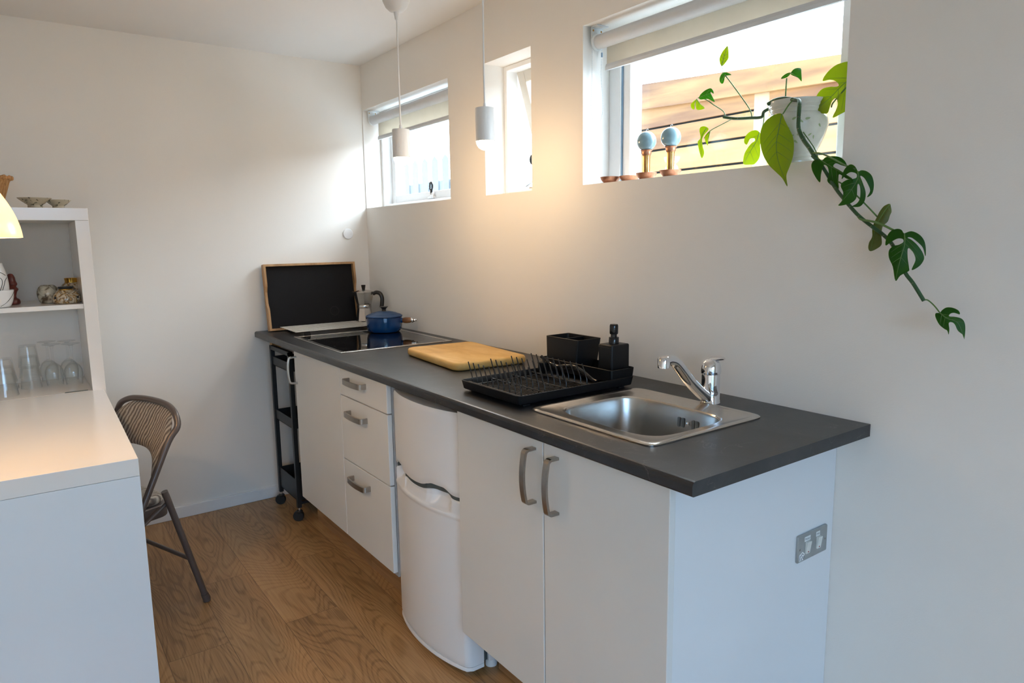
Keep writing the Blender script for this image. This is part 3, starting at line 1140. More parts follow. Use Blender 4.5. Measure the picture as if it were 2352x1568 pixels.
for cx, cy, r in ((0.53, -0.44, 0.075), (0.53, -0.19, 0.095), (0.82, -0.44, 0.095), (0.82, -0.19, 0.075)):
    bmr = [(cx + r * math.cos(2 * PI * k / 48), cy + r * math.sin(2 * PI * k / 48), H + 0.0037) for k in range(48)]
    bms = [(cx + (r - 0.0015) * math.cos(2 * PI * k / 48), cy + (r - 0.0015) * math.sin(2 * PI * k / 48), H + 0.0037) for k in range(48)]
    bm = bmesh.new()
    loft(bm, [bmr, bms], False, False)
    xform(bm, HR)
    obj('zone_marking', bm, HOBRING, gl)

# ---- sink
sk = thing('sink', 'brushed steel inset sink with a rounded square bowl', 'sink', (2.425, -0.347, H - 0.15))
scx, scy = 2.426, -0.347
bm = bmesh.new()
N = 160
bx, by, ba, bb = 2.429, -0.361, 0.176, 0.144
rings = []
for cx, cy, a, b, e, z in (
        (scx, scy, 0.2190, 0.2060, 18, 0.0006), (scx, scy, 0.2190, 0.2060, 18, 0.0030), (scx, scy, 0.2165, 0.2035, 18, 0.0055),
        (scx, scy, 0.2100, 0.1970, 16, 0.0062), (scx, scy, 0.2050, 0.1920, 15, 0.0050), (scx, scy, 0.2010, 0.1880, 14, 0.0030),
        (bx, by, ba + 0.006, bb + 0.006, 4.6, 0.0026), (bx, by, ba + 0.002, bb + 0.002, 4.4, 0.0014), (bx, by, ba, bb, 4.3, -0.0020),
        (bx, by, ba - 0.0015, bb - 0.0015, 4.3, -0.008), (bx, by, ba - 0.008, bb - 0.008, 4.3, -0.100), (bx, by, ba - 0.013, bb - 0.013, 4.3, -0.130),
        (bx, by, ba - 0.030, bb - 0.030, 4.0, -0.146), (bx, by, ba - 0.06, bb - 0.06, 3.5, -0.150), (bx, by, 0.045, 0.045, 2.0, -0.153),
        (bx, by, 0.040, 0.040, 2.0, -0.158)):
    rings.append([(p[0], p[1], H + z) for p in sellipse(cx, cy, a, b, e, N)])
loft(bm, rings[:9], False, False)
obj('rim', bm, STEEL, sk, True)
bm = bmesh.new()
loft(bm, rings[8:], False, True)
bo = obj('bowl', bm, STEELB, sk, True)
yw = by + bb - 0.0052
for dx in (-0.034, -0.020, 0.014, 0.028):
    bm = bmesh.new()
    rprism(bm, -0.0042, 0.0042, -0.013, 0.013, 0, 0.0012, 0.004)
    xform(bm, Matrix.Identity(4))
    for v in bm.verts:
        if not v.tag:
            v.co = V(2.473 + dx + v.co.x, yw - v.co.z, H - 0.040 + v.co.y)
            v.tag = True
    obj('overflow_slot', bm, SLOT, bo)
bm = LT((0, 0, 0), [(0.0055, 0), (0.005, 0.003), (0.0001, 0.0045)], n=16)
xform(bm, Matrix.Translation(V(2.471, yw, H - 0.040)) @ Matrix.Rotation(PI / 2, 4, 'X'))
obj('overflow_screw', bm, CHROME, bo, True)

# ---- tap
tp = thing('mixer_tap', 'chrome single-lever mixer tap behind the sink', 'tap', (2.460, -0.120, H))
c = (2.460, -0.120, H)
obj('body', LT(c, [(0.0275, 0), (0.0275, 0.004), (0.0262, 0.006), (0.0262, 0.010), (0.0250, 0.012), (0.0250, 0.030), (0.0244, 0.0305), (0.0250, 0.031), (0.0250, 0.078), (0.0245, 0.081)], n=48, cap0=True, cap1=True), CHROME, tp, True)
bm = bmesh.new()
dirv = V(-0.0047, -0.18, 0.0)
path = smooth_path([(2.4600, -0.134, 0.917), (2.4590, -0.160, 0.934), (2.4575, -0.205, 0.972), (2.4560, -0.238, 1.008), (2.4553, -0.262, 1.030), (2.4550, -0.285, 1.038), (2.4550, -0.303, 1.036)], 5)
rings = []
for i, p in enumerate(path):
    t = (path[min(i + 1, len(path) - 1)] - path[max(i - 1, 0)]).normalized()
    s = V(1, 0, 0)
    n_ = t.cross(s).normalized()
    f = i / (len(path) - 1)
    a, b = 0.0175 - 0.003 * f, 0.0150 - 0.003 * f
    rings.append([p + s * a * math.copysign(abs(math.cos(q)) ** 0.75, math.cos(q)) + n_ * b * math.copysign(abs(math.sin(q)) ** 0.75, math.sin(q)) for q in [2 * PI * k / 28 for k in range(28)]])
loft(bm, rings)
obj('spout', bm, CHROME, tp, True)
obj('aerator', LT((2.4550, -0.303, 1.018), [(0.0140, 0), (0.0155, 0.001), (0.0160, 0.024), (0.0130, 0.0290), (0.0001, 0.0305)], n=32, cap0=True), CHROME, tp, True)
bm = bmesh.new()
lathe(bm, c, [(0.0265, 0.083), (0.0272, 0.090), (0.0265, 0.100), (0.0235, 0.112), (0.0175, 0.1205), (0.009, 0.1245), (0.0001, 0.1255)], n=48, cap0=True)
ld = V(0.62, 0.78, 0)
sd = V(-0.78, 0.62, 0)
rings = []
for s, z, wd, th in ((-0.012, 0.1175, 0.012, 0.005), (0.0, 0.1215, 0.016, 0.007), (0.014, 0.1235, 0.018, 0.0065), (0.026, 0.1240, 0.0175, 0.0055), (0.032, 0.1235, 0.015, 0.0045), (0.036, 0.1230, 0.009, 0.003)):
    rings.append([V(*c) + ld * s + sd * wd * math.cos(q) + V(0, 0, z + th * math.sin(q)) for q in [2 * PI * k / 20 for k in range(20)]])
loft(bm, rings)
lv = obj('lever', bm, CHROME, tp, True)
bm = LT((0, 0, 0), [(0.0022, 0), (0.0022, 0.001), (0.0001, 0.0015)], n=14)
xform(bm, Matrix.Translation(V(2.460 + 0.0150, -0.120 - 0.0224, H + 0.093)) @ Matrix.Rotation(math.radians(-56), 4, 'Z') @ Matrix.Rotation(PI / 2, 4, 'Y'))
obj('indicator', bm, CHROME, lv)

# ---- switch plate on the cabinet side
sp = thing('switch_plate', 'steel double switch plate with two paper labels on the cabinet side', 'switch', (2.758, -0.0995, 0.564))
PX = 2.758


def on_panel(bm):
    """local (u right = +y, v up, w out = +x) to world"""
    return xform(bm, Matrix.Translation(V(PX, -0.0995, 0.598)) @ Matrix(((0, 0, 1, 0), (1, 0, 0, 0), (0, 1, 0, 0), (0, 0, 0, 1))))


bm = rprism(bmesh.new(), -0.0645, 0.0645, -0.0345, 0.0345, 0, 0.006, 0.004, ch=0.0018)
obj('plate', on_panel(bm), SWITCHM, sp, True)
for u in (-0.0235, 0.0245):
    bm = bmesh.new()
    rprism(bm, u - 0.0085, u + 0.0085, -0.0175, 0.0135, 0.0055, 0.0085, 0.0015)
    for v in bm.verts:
        if v.co.z > 0.007 and v.co.y > 0:
            v.co.z += 0.004
    rk = obj('rocker', on_panel(bm), SWITCHW, sp)
    bm = bmesh.new()
    lathe(bm, (u + 0.001, -0.0125, 0.0083), [(0.0028, 0), (0.0028, 0.0008), (0.0001, 0.001)], n=16)
    obj('indicator', on_panel(bm), REDI, rk)
for u, wd, txt in ((-0.0245, 0.0125, 'Pottur'), (0.0215, 0.0085, 'Hiti')):
    lb = obj('paper_label', on_panel(B(u - wd, u + wd, 0.0145, 0.0265, 0.006, 0.0064)), LABELW, sp)
    cu = bpy.data.curves.new('label_text', 'FONT')
    cu.body = txt
    cu.size = 0.0088
    cu.align_x = 'CENTER'
    cu.align_y = 'CENTER'
    cu.materials.append(INK)
    tmp = bpy.data.objects.new('label_text_curve', cu)
    me = tmp.to_mesh().copy()
    me.materials.clear()
    me.materials.append(INK)
    bpy.data.objects.remove(tmp)
    o = bpy.data.objects.new('label_text', me)
    COL.objects.link(o)
    o.parent = lb
    o.matrix_world = Matrix.Translation(V(PX + 0.0066, -0.0995 + u, 0.598 + 0.0205)) @ Matrix(((0, 0, 1, 0), (1, 0, 0, 0), (0, 1, 0, 0), (0, 0, 0, 1)))
    o.location = V(PX + 0.0066, -0.0995 + u, 0.598 + 0.0205) - wpos(lb)
for u in (-0.055, 0.055):
    bm = LT((u, -0.002, 0.006), [(0.0026, 0), (0.0024, 0.0008), (0.0001, 0.001)], n=14)
    obj('screw', on_panel(bm), NICKEL, sp, True)
bm = bmesh.new()
f = [bm.verts.new(p) for p in ((-0.058, -0.030, 0.0062), (-0.040, -0.030, 0.0062), (-0.034, -0.016, 0.0062), (-0.044, -0.0085, 0.0062), (-0.058, -0.015, 0.0062))]
bm.faces.new(f)
ex = bmesh.ops.extrude_face_region(bm, geom=list(bm.faces))
for g in ex['geom']:
    if isinstance(g, bmesh.types.BMVert):
        g.co.z += 0.0003
stk = obj('scuffed_sticker', on_panel(bm), LABELW, sp)
bm = bmesh.new()
for a, b_ in (((-0.056, -0.028), (-0.054, -0.016)), ((-0.050, -0.029), (-0.043, -0.020)), ((-0.046, -0.0125), (-0.050, -0.020)), ((-0.046, -0.0125), (-0.039, -0.017)), ((-0.041, -0.028), (-0.037, -0.020))):
    tube(bm, [(a[0], a[1], 0.0067), (b_[0], b_[1], 0.0067)], 0.0006, 5)
obj('sticker_mark', on_panel(bm), INK, stk)

# ================================================================ THINGS ON THE WORKTOP
# ---- serving tray leaning on the far wall
st = thing('serving_tray', 'black serving tray with a wooden rim leaning upright on the far wall', 'tray', (0.05, -0.35, H))
ang = math.atan2(0.045, 0.335)
TM = Matrix.Translation(V(0.056, -0.350, H + 0.001)) @ Matrix.Rotation(-ang, 4, 'Y')
# local frame: x out of the tray (depth), y width, z height
hw, hh, dp, th = 0.2465, 0.340, 0.036, 0.011
bm = bmesh.new()
for s in (-1, 1):
    prof = []
    NP = 24
    for i in range(NP + 1):
        z = hh * i / NP
        cut = 0.016 * bump(z / hh, 0.30, 0.70, 0.13)
        prof.append((dp - cut, z))
    prof = [(0.0, hh), (0.0, 0.0)] + prof
    y0, y1 = (s * hw, s * (hw - th)) if s < 0 else (s * (hw - th), s * hw)
    loft(bm, [[(p[0], y0, p[1]) for p in prof], [(p[0], y1, p[1]) for p in prof]])
box(bm, 0, dp, -hw + th, hw - th, 0, th)
box(bm, 0, dp, -hw + th, hw - th, hh - th, hh)
obj('wooden_rim', xform(bm, TM), TRAYW, st)
bm = B(0.004, 0.010, -hw + th, hw - th, th, hh - th)
bs = obj('tray_base', xform(bm, TM), BLACKT, st)
bm = bmesh.new()
r0 = [(0.0102, 0.115 + 0.024 * math.cos(2 * PI * k / 40), 0.080 + 0.024 * math.sin(2 * PI * k / 40)) for k in range(40)]
r1 = [(0.0102, 0.115 + 0.023 * math.cos(2 * PI * k / 40), 0.080 + 0.023 * math.sin(2 * PI * k / 40)) for k in range(40)]
loft(bm, [r0, r1], False, False)
obj('ring_stain', xform(bm, TM), plain('faint_ring', (0.035, 0.03, 0.03, 1), 0.4), bs)

# ---- slatted trivet
tv = thing('trivet', 'long slatted metal trivet in front of the serving tray', 'trivet', (0.24, -0.34, H))
for k in range(8):
    x = 0.120 + k * 0.0345
    y0 = -0.552 - 0.001 * k
    obj('slat', B(x - 0.0085, x + 0.0085, y0, -0.105, H + 0.0235, H + 0.0255, bev=0.0008), TRIVM, tv)
for y in (-0.500, -0.165):
    bm = bmesh.new()
    box(bm, 0.116, 0.372, y - 0.012, y + 0.012, H + 0.014, H + 0.0234)
    for x in (0.124, 0.364):
        box(bm, x - 0.009, x + 0.009, y - 0.014, y + 0.014, H, H + 0.0145)
    obj('cross_bar', bm, BLACKM, tv)

# ---- moka pot (eight-sided)
mk = thing('moka_pot', 'aluminium stovetop coffee maker with a black handle behind the blue pan', 'coffee maker', (0.168, -0.112, H + 0.0256))
mc = (0.168, -0.112, H + 0.0256)
obj('boiler', LT(mc, [(0.0455, 0), (0.0465, 0.004), (0.0375, 0.068), (0.0375, 0.072)], sides=8, cap0=True, cap1=True), ALU, mk)
obj('collar', LT(mc, [(0.0375, 0.0722), (0.0385, 0.0735), (0.0385, 0.088), (0.0375, 0.0895)], n=32, cap0=True, cap1=True), ALU, mk, True)
bm = bmesh.new()
lathe(bm, mc, [(0.0370, 0.0897), (0.0395, 0.096), (0.0525, 0.152), (0.0535, 0.1555)], sides=8, cap0=True, cap1=True)
# pouring lip, pointing away from the handle
hdv = V(0.60, 0.80, 0)
lip = V(*mc) - hdv * 0.046
side = V(-0.80, 0.60, 0)
vv = [bm.verts.new(p) for p in (lip + side * 0.018 + V(0, 0, 0.1555), lip - side * 0.018 + V(0, 0, 0.1555), lip - hdv * 0.016 + V(0, 0, 0.160), lip + V(0, 0, 0.118) + hdv * 0.004)]
for f in ((0, 2, 1), (0, 3, 2), (1, 2, 3), (0, 1, 3)):
    bm.faces.new([vv[i] for i in f])
obj('jug', bm, ALU, mk)
ldm = obj('lid', LT(mc, [(0.0535, 0.1558), (0.0535, 0.158), (0.030, 0.1665), (0.010, 0.1695)], sides=8, cap0=True, cap1=True), ALU, mk)
obj('lid_knob', LT(mc, [(0.0075, 0.170), (0.0085, 0.173), (0.0120, 0.193), (0.0105, 0.195)], sides=8, cap0=True, cap1=True), BAKEL, ldm)
bm = bmesh.new()
m0 = V(*mc)
path = smooth_path([m0 + hdv * 0.050 + V(0, 0, 0.146), m0 + hdv * 0.068 + V(0, 0, 0.154), m0 + hdv * 0.088 + V(0, 0, 0.147), m0 + hdv * 0.098 + V(0, 0, 0.125), m0 + hdv * 0.097 + V(0, 0, 0.098), m0 + hdv * 0.094 + V(0, 0, 0.075)], 5)
tube(bm, path, [0.0095 + 0.0015 * min(1, i / 8) for i in range(len(path))], 12)
obj('handle', bm, BAKEL, mk, True)

# ---- blue saucepan
pc = (0.490, -0.150, H + 0.0036)
sp_ = thing('saucepan', 'blue enamelled saucepan with a lid and wooden handle on the hob', 'saucepan', pc)
bm = lathe(bmesh.new(), pc, [(0.060, 0), (0.075, 0.003), (0.084, 0.014), (0.087, 0.030), (0.0875, 0.062), (0.088, 0.074), (0.085, 0.075), (0.082, 0.072)], n=64, cap0=True, cap1=True)
# pouring lip towards the far left
ld_ = V(-0.80, -0.60, 0)
for v in bm.verts:
    r = Vector((v.co.x - pc[0], v.co.y - pc[1]))
    if r.length > 0.05:
        dd = max(0.0, r.normalized().dot(ld_.xy)) ** 14
        zz = max(0.0, (v.co.z - pc[2] - 0.035) / 0.04)
        v.co.x += ld_.x * 0.012 * dd * zz ** 1.5
        v.co.y += ld_.y * 0.012 * dd * zz ** 1.5
obj('pan', bm, BLUE, sp_, True)
lid = obj('lid', LT(pc, [(0.0875, 0.0755), (0.0905, 0.078), (0.0895, 0.081), (0.080, 0.087), (0.075, 0.0885), (0.073, 0.0875), (0.071, 0.0895), (0.060, 0.0945), (0.056, 0.0955), (0.054, 0.0945), (0.052, 0.0965), (0.040, 0.100), (0.036, 0.1005), (0.034, 0.0995), (0.032, 0.1015), (0.0001, 0.104)], n=64, cap0=True), BLUEL, sp_, True)
obj('lid_knob', LT(pc, [(0.0115, 0.1035), (0.0095, 0.108), (0.0105, 0.114), (0.0175, 0.1215), (0.0215, 0.1235), (0.021, 0.1255), (0.0001, 0.1265)], n=32, cap0=True), BAKEL, lid, True)
hd_ = V(0.64, 0.765, 0)
p0 = V(*pc) + V(0, 0, 0.056)
bm = bmesh.new()
tube(bm, [p0 + hd_ * 0.080, p0 + hd_ * 0.094], [0.014, 0.012], 20)
obj('handle_socket', bm, BLUE, sp_, True)
bm = bmesh.new()
tube(bm, [p0 + hd_ * s + V(0, 0, 0.02 * (s - 0.09)) for s in (0.0945, 0.10, 0.112, 0.128, 0.137)], [0.0115, 0.0140, 0.0150, 0.0140, 0.0120], 20)
hn = obj('handle', bm, TEAK, sp_, True)
bm = bmesh.new()
tube(bm, [p0 + hd_ * s + V(0, 0, 0.02 * (s - 0.09)) for s in (0.137, 0.142, 0.147, 0.151, 0.158, 0.165, 0.168)], [0.0125, 0.0135, 0.0120, 0.0085, 0.0075, 0.0075, 0.003], 16)
obj('hanging_ring', bm, CHROME, hn, True)

# ---- chopping board
bm = rprism(bmesh.new(), 1.4175 - 0.226, 1.4175 + 0.226, -0.260 - 0.150, -0.260 + 0.150, H + 0.0005, H + 0.030, 0.035, k=10, ch=0.0105)
rotz_about(bm, (1.4175, -0.26, 0), math.radians(-4.8))
tag(obj('chopping_board', bm, BOARD, None, True, base=(1.4175, -0.26, H)), 'thick pale wooden chopping board lying on the worktop', 'chopping board')

# ---- dish rack
dr = thing('dish_rack', 'black dish drainer with wire prongs beside the sink', 'dish rack', (2.04, -0.34, H))
kx0, kx1, ky0, ky1 = 1.886, 2.186, -0.568, -0.128
bm = bmesh.new()


def tray_shell(bm, x0, x1, y0, y1, z0, z1, r, t=0.004, flare=0.006, floor=0.004):
    def ring(d, z):
        return [(x, y, z) for x, y in rrect(x0 + d, x1 - d, y0 + d, y1 - d, max(r - d, 0.001), 6)]
    loft(bm, [ring(flare + 0.004, z0), ring(flare, z0 + 0.003), ring(0, z1 - 0.001), ring(0.001, z1), ring(t - 0.001, z1), ring(t, z1 - 0.001), ring(flare + t, z0 + floor), ])
    return bm


tray_shell(bm, kx0, kx1, ky0, ky1, H + 0.006, H + 0.034, 0.014)
for x in (kx0 + 0.03, kx1 - 0.03):
    for y in (ky0 + 0.04, ky1 - 0.04):
        box(bm, x - 0.012, x + 0.012, y - 0.012, y + 0.012, H, H + 0.007)
obj('drip_tray', bm, BLACKM, dr, True)
obj('tray_floor', B(kx0 + 0.012, kx1 - 0.012, ky0 + 0.012, -0.236, H + 0.0105, H + 0.0125), TRAYIN, dr)
bm = bmesh.new()
y = ky0 + 0.022
while y < -0.25:
    box(bm, kx0 + 0.014, kx1 - 0.014, y, y + 0.0035, H + 0.0125, H + 0.0145)
    y += 0.0115
obj('rib', bm, BLACKM, dr)
bm = bmesh.new()
ROWS = [-0.541, -0.459, -0.380, -0.301]
for i, y in enumerate(ROWS):
    tube(bm, smooth_path([(kx0 + 0.008, y, H + 0.015), (kx0 + 0.016, y, H + 0.024), (kx0 + 0.03, y, H + 0.025), (kx1 - 0.03, y, H + 0.025), (kx1 - 0.016, y, H + 0.024), (kx1 - 0.008, y, H + 0.015)], 3), 0.0024, 8)
for x in (kx0 + 0.040, kx1 - 0.040):
    tube(bm, [(x, -0.556, H + 0.021), (x, -0.240, H + 0.021)], 0.0022, 8)
obj('wire_base', bm, BLACKW, dr, True)
for i, y in enumerate(ROWS):
    for k in range(10):
        x = kx0 + 0.022 + k * 0.0275
        bm = bmesh.new()
        yy = y + 0.004
        tube(bm, [(x, yy, H + 0.018), (x, yy, H + 0.040), (x - 0.003, yy, H + 0.047), (x - 0.021, yy, H + 0.084), (x - 0.0214, yy, H + 0.085)], [0.0019, 0.0019, 0.0019, 0.0019, 0.0012], 7)
        obj('prong', bm, BLACKW, dr, True)
bm = bmesh.new()
tray_shell(bm, 1.842, 2.180, -0.222, -0.122, H + 0.020, H + 0.060, 0.010, t=0.003, flare=0.005)
obj('caddy_trough', bm, BLACKM, dr, True)

# ---- cutlery holder
ch_ = thing('cutlery_holder', 'black tapered two-compartment cutlery holder in the dish rack caddy', 'cutlery holder', (1.925, -0.160, H + 0.024))
bm = bmesh.new()


def taper_ring(x0, x1, y0, y1, z, r=0.006):
    return [(x, y, z) for x, y in rrect(x0, x1, y0, y1, r, 5)]


z0, z1 = H + 0.0245, H + 0.130
loft(bm, [taper_ring(1.853, 1.998, -0.206, -0.112, z0), taper_ring(1.845, 2.008, -0.202, -0.101, z1 - 0.001), taper_ring(1.846, 2.007, -0.201, -0.102, z1),
          taper_ring(1.848, 2.005, -0.199, -0.104, z1), taper_ring(1.849, 2.004, -0.198, -0.105, z1 - 0.001), taper_ring(1.857, 1.994, -0.202, -0.116, z0 + 0.003)])
obj('holder_body', bm, BLACKM, ch_, True)
obj('divider', B(1.924, 1.927, -0.197, -0.106, z0 + 0.035, z1 - 0.003), BLACKM, ch_)

# ---- soap dispenser
sd_ = thing('soap_dispenser', 'square matt black soap dispenser with a pump in the caddy', 'soap dispenser', (2.130, -0.163, H + 0.024))
bm = rprism(bmesh.new(), 2.098, 2.160, -0.201, -0.125, H + 0.0245, H + 0.131, 0.007, k=5, ch=0.005)
bt = obj('bottle', bm, BLACKM, sd_, True)
bm = bmesh.new()
tube(bm, smooth_path([(2.104, -0.2012, H + 0.064), (2.104, -0.2012, H + 0.118), (2.109, -0.2012, H + 0.122), (2.149, -0.2012, H + 0.122), (2.154, -0.2012, H + 0.118), (2.154, -0.2012, H + 0.064)], 3), 0.0009, 6)
obj('panel_outline', bm, BLACKM, bt, True)
pcx = (2.129, -0.163, H)
pm = obj('pump_collar', LT(pcx, [(0.0155, 0.1315), (0.0155, 0.150), (0.0145, 0.1515), (0.0095, 0.152), (0.0095, 0.160)], n=32, cap0=True, cap1=True), BLACKG, sd_, True)
bm = lathe(bmesh.new(), pcx, [(0.0120, 0.1605), (0.0132, 0.163), (0.0132, 0.186), (0.0115, 0.1905), (0.0001, 0.1915)], n=32, cap0=True)
tube(bm, [(2.129, -0.163, H + 0.171), (2.129 + 0.012, -0.163 - 0.012, H + 0.171)], [0.005, 0.0045], 12)
obj('pump_head', bm, BLACKG, pm, True)

# ---- dish brush lying in the rack
bm = bmesh.new()
path = smooth_path([(1.922, -0.283, H + 0.078), (1.952, -0.276, H + 0.060), (1.990, -0.272, H + 0.052), (2.028, -0.268, H + 0.058), (2.062, -0.264, H + 0.060), (2.100, -0.262, H + 0.050), (2.140, -0.262, H + 0.034), (2.160, -0.262, H + 0.030)], 5)
n = len(path)
tube(bm, path, [0.0052 + 0.0030 * math.sin(PI * min(1, i / (n - 1) * 1.15)) ** 2 for i in range(n)], 14)
br_ = thing('dish_brush', 'dark brush with a curved handle lying in the dish rack', 'brush', (1.93, -0.28, H + 0.02))
obj('brush_handle', bm, BLACKG, br_, True)
bm = LT((1.930, -0.277, H + 0.026), [(0.012, 0.0), (0.020, 0.010), (0.021, 0.034), (0.012, 0.042)], n=20, cap0=True, cap1=True)
obj('bristles', bm, BLACKM, br_, True)

# ================================================================ WINDOW SILL THINGS
SZ = WZ0
DISH = [(0.012, 0.0), (0.022, 0.003), (0.030, 0.012), (0.0335, 0.021), (0.0320, 0.0215), (0.028, 0.013), (0.020, 0.006), (0.0001, 0.005)]


def candle_dish(x, y, label):
    o = obj('candle_dish', LT((x, y, SZ), DISH, n=36, cap0=True), COPPER, None, True, base=(x, y, SZ))
    return tag(o, label, 'dish', 'copper dishes on the window sill')


cd0 = candle_dish(1.897, 0.040, 'small copper dish leftmost on the sill, empty')
for x, y, lab in ((1.958, 0.070, 'small copper dish behind the leftmost one on the sill, empty'),
                  (2.060, 0.042, 'small copper dish under the shorter-looking left blue ball candle'),
                  (2.160, 0.042, 'small copper dish under the right blue ball candle')):
    c_ = cd0.copy()
    COL.objects.link(c_)
    c_.location = (x, y, SZ)
    c_['label'] = lab
ck = thing('candlestick', 'brass candlestick holding the left blue ball candle', 'candlestick', (2.060, 0.042, SZ + 0.0055), 'brass candlesticks on the sill')
cc = (2.060, 0.042, SZ + 0.0055)
obj('stem', LT(cc, [(0.0140, 0), (0.0125, 0.003), (0.0115, 0.010), (0.0115, 0.066), (0.0125, 0.070)], n=32, cap0=True, cap1=True), BRASS, ck, True)
obj('candle_cup', LT(cc, [(0.0125, 0.0702), (0.0150, 0.074), (0.0150, 0.076), (0.0155, 0.082), (0.0195, 0.086), (0.0185, 0.087), (0.012, 0.084)], n=32, cap0=True, cap1=True), COPPER, ck, True)
dup(ck, (2.160, 0.042, SZ + 0.0055), 'brass candlestick holding the right blue ball candle')
bc = thing('ball_candle', 'blue-grey ball candle on the left brass candlestick', 'candle', (2.060, 0.042, SZ + 0.0905), 'ball candles')
prof = [(0.012, 0.0)] + [(0.0305 * math.cos(math.radians(a)), 0.0285 + 0.0305 * math.sin(math.radians(a))) for a in range(-65, 90, 8)] + [(0.0001, 0.059)]
obj('wax_ball', LT((2.060, 0.042, SZ + 0.0905), prof, n=40, cap0=True), CANDLE, bc, True)
bm = bmesh.new()
tube(bm, smooth_path([(2.060, 0.042, SZ + 0.149), (2.058, 0.042, SZ + 0.154), (2.063, 0.042, SZ + 0.157), (2.066, 0.042, SZ + 0.154)], 4), 0.001, 6)
obj('wick', bm, CORDW, bc, True)
dup(bc, (2.160, 0.042, SZ + 0.0905), 'blue-grey ball candle on the right brass candlestick')

# ---- trailing plant
pl = thing('potted_monstera', 'trailing split-leaf plant in a glazed pot on the window sill', 'plant', (2.568, 0.062, SZ))
pp = (2.568, 0.062, SZ)
bm = lathe(bmesh.new(), pp, [(0.045, 0), (0.049, 0.002), (0.049, 0.007), (0.047, 0.009), (0.050, 0.016), (0.048, 0.018), (0.052, 0.026), (0.051, 0.0285), (0.060, 0.048), (0.070, 0.072), (0.0765, 0.096),
                            (0.0755, 0.112), (0.069, 0.124), (0.0650, 0.127), (0.0655, 0.130), (0.0685, 0.136), (0.0675, 0.138), (0.071, 0.145), (0.070, 0.147), (0.0745, 0.156), (0.0745, 0.159), (0.070, 0.159), (0.064, 0.140), (0.060, 0.132)], n=64, cap0=True)
pot = obj('flower_pot', bm, CERAM, pl, True)
obj('soil', LT(pp, [(0.061, 0.128), (0.064, 0.140), (0.040, 0.144), (0.0001, 0.145)], n=32, cap0=True), SOIL, pl, True)
# painted sprigs: small leaf shapes lying on the glaze


def belly(z):
    pr = [(0.028, 0.051), (0.048, 0.060), (0.072, 0.070), (0.096, 0.0765), (0.112, 0.0755), (0.124, 0.069)]
    for (a, ra), (b, rb) in zip(pr[:-1], pr[1:]):
        if a <= z <= b:
            return ra + (rb - ra) * (z - a) / (b - a)
    return 0.07


for az, z, s, t in ((-62, 0.108, 1, 0.5), (-50, 0.100, 1, -0.6), (-38, 0.106, 1.1, 0.2), (-74, 0.086, 0.9, -0.3), (-90, 0.100, 0.9, 0.4), (-66, 0.066, 0.9, 0.5), (-52, 0.070, 1, 0.4), (-40, 0.060, 0.8, -1.2), (-30, 0.068, 0.8, 0.6), (-20, 0.062, 0.8, -1.2), (-78, 0.062, 1, -0.5), (-98, 0.070, 1, 0.2), (-58, 0.052, 0.9, -0.7), (-12, 0.09, 0.9, -0.7), (-110, 0.09, 1, 0.3)):
    pts = []
    bm = bmesh.new()
    for k in range(12):
        a = 2 * PI * k / 12
        u, v = 0.0062 * s * math.cos(a), 0.0026 * s * math.sin(a) * (1 - 0.4 * math.cos(a))
        u, v = u * math.cos(t) - v * math.sin(t), u * math.sin(t) + v * math.cos(t)
        zz = z + v
        r = belly(zz) + 0.0004
        aa = math.radians(az) + u / r
        pts.append(bm.verts.new((pp[0] + r * math.cos(aa), pp[1] + r * math.sin(aa), pp[2] + zz)))
    bm.faces.new(pts)
    obj('painted_sprig', bm, PLGREEN, pot)
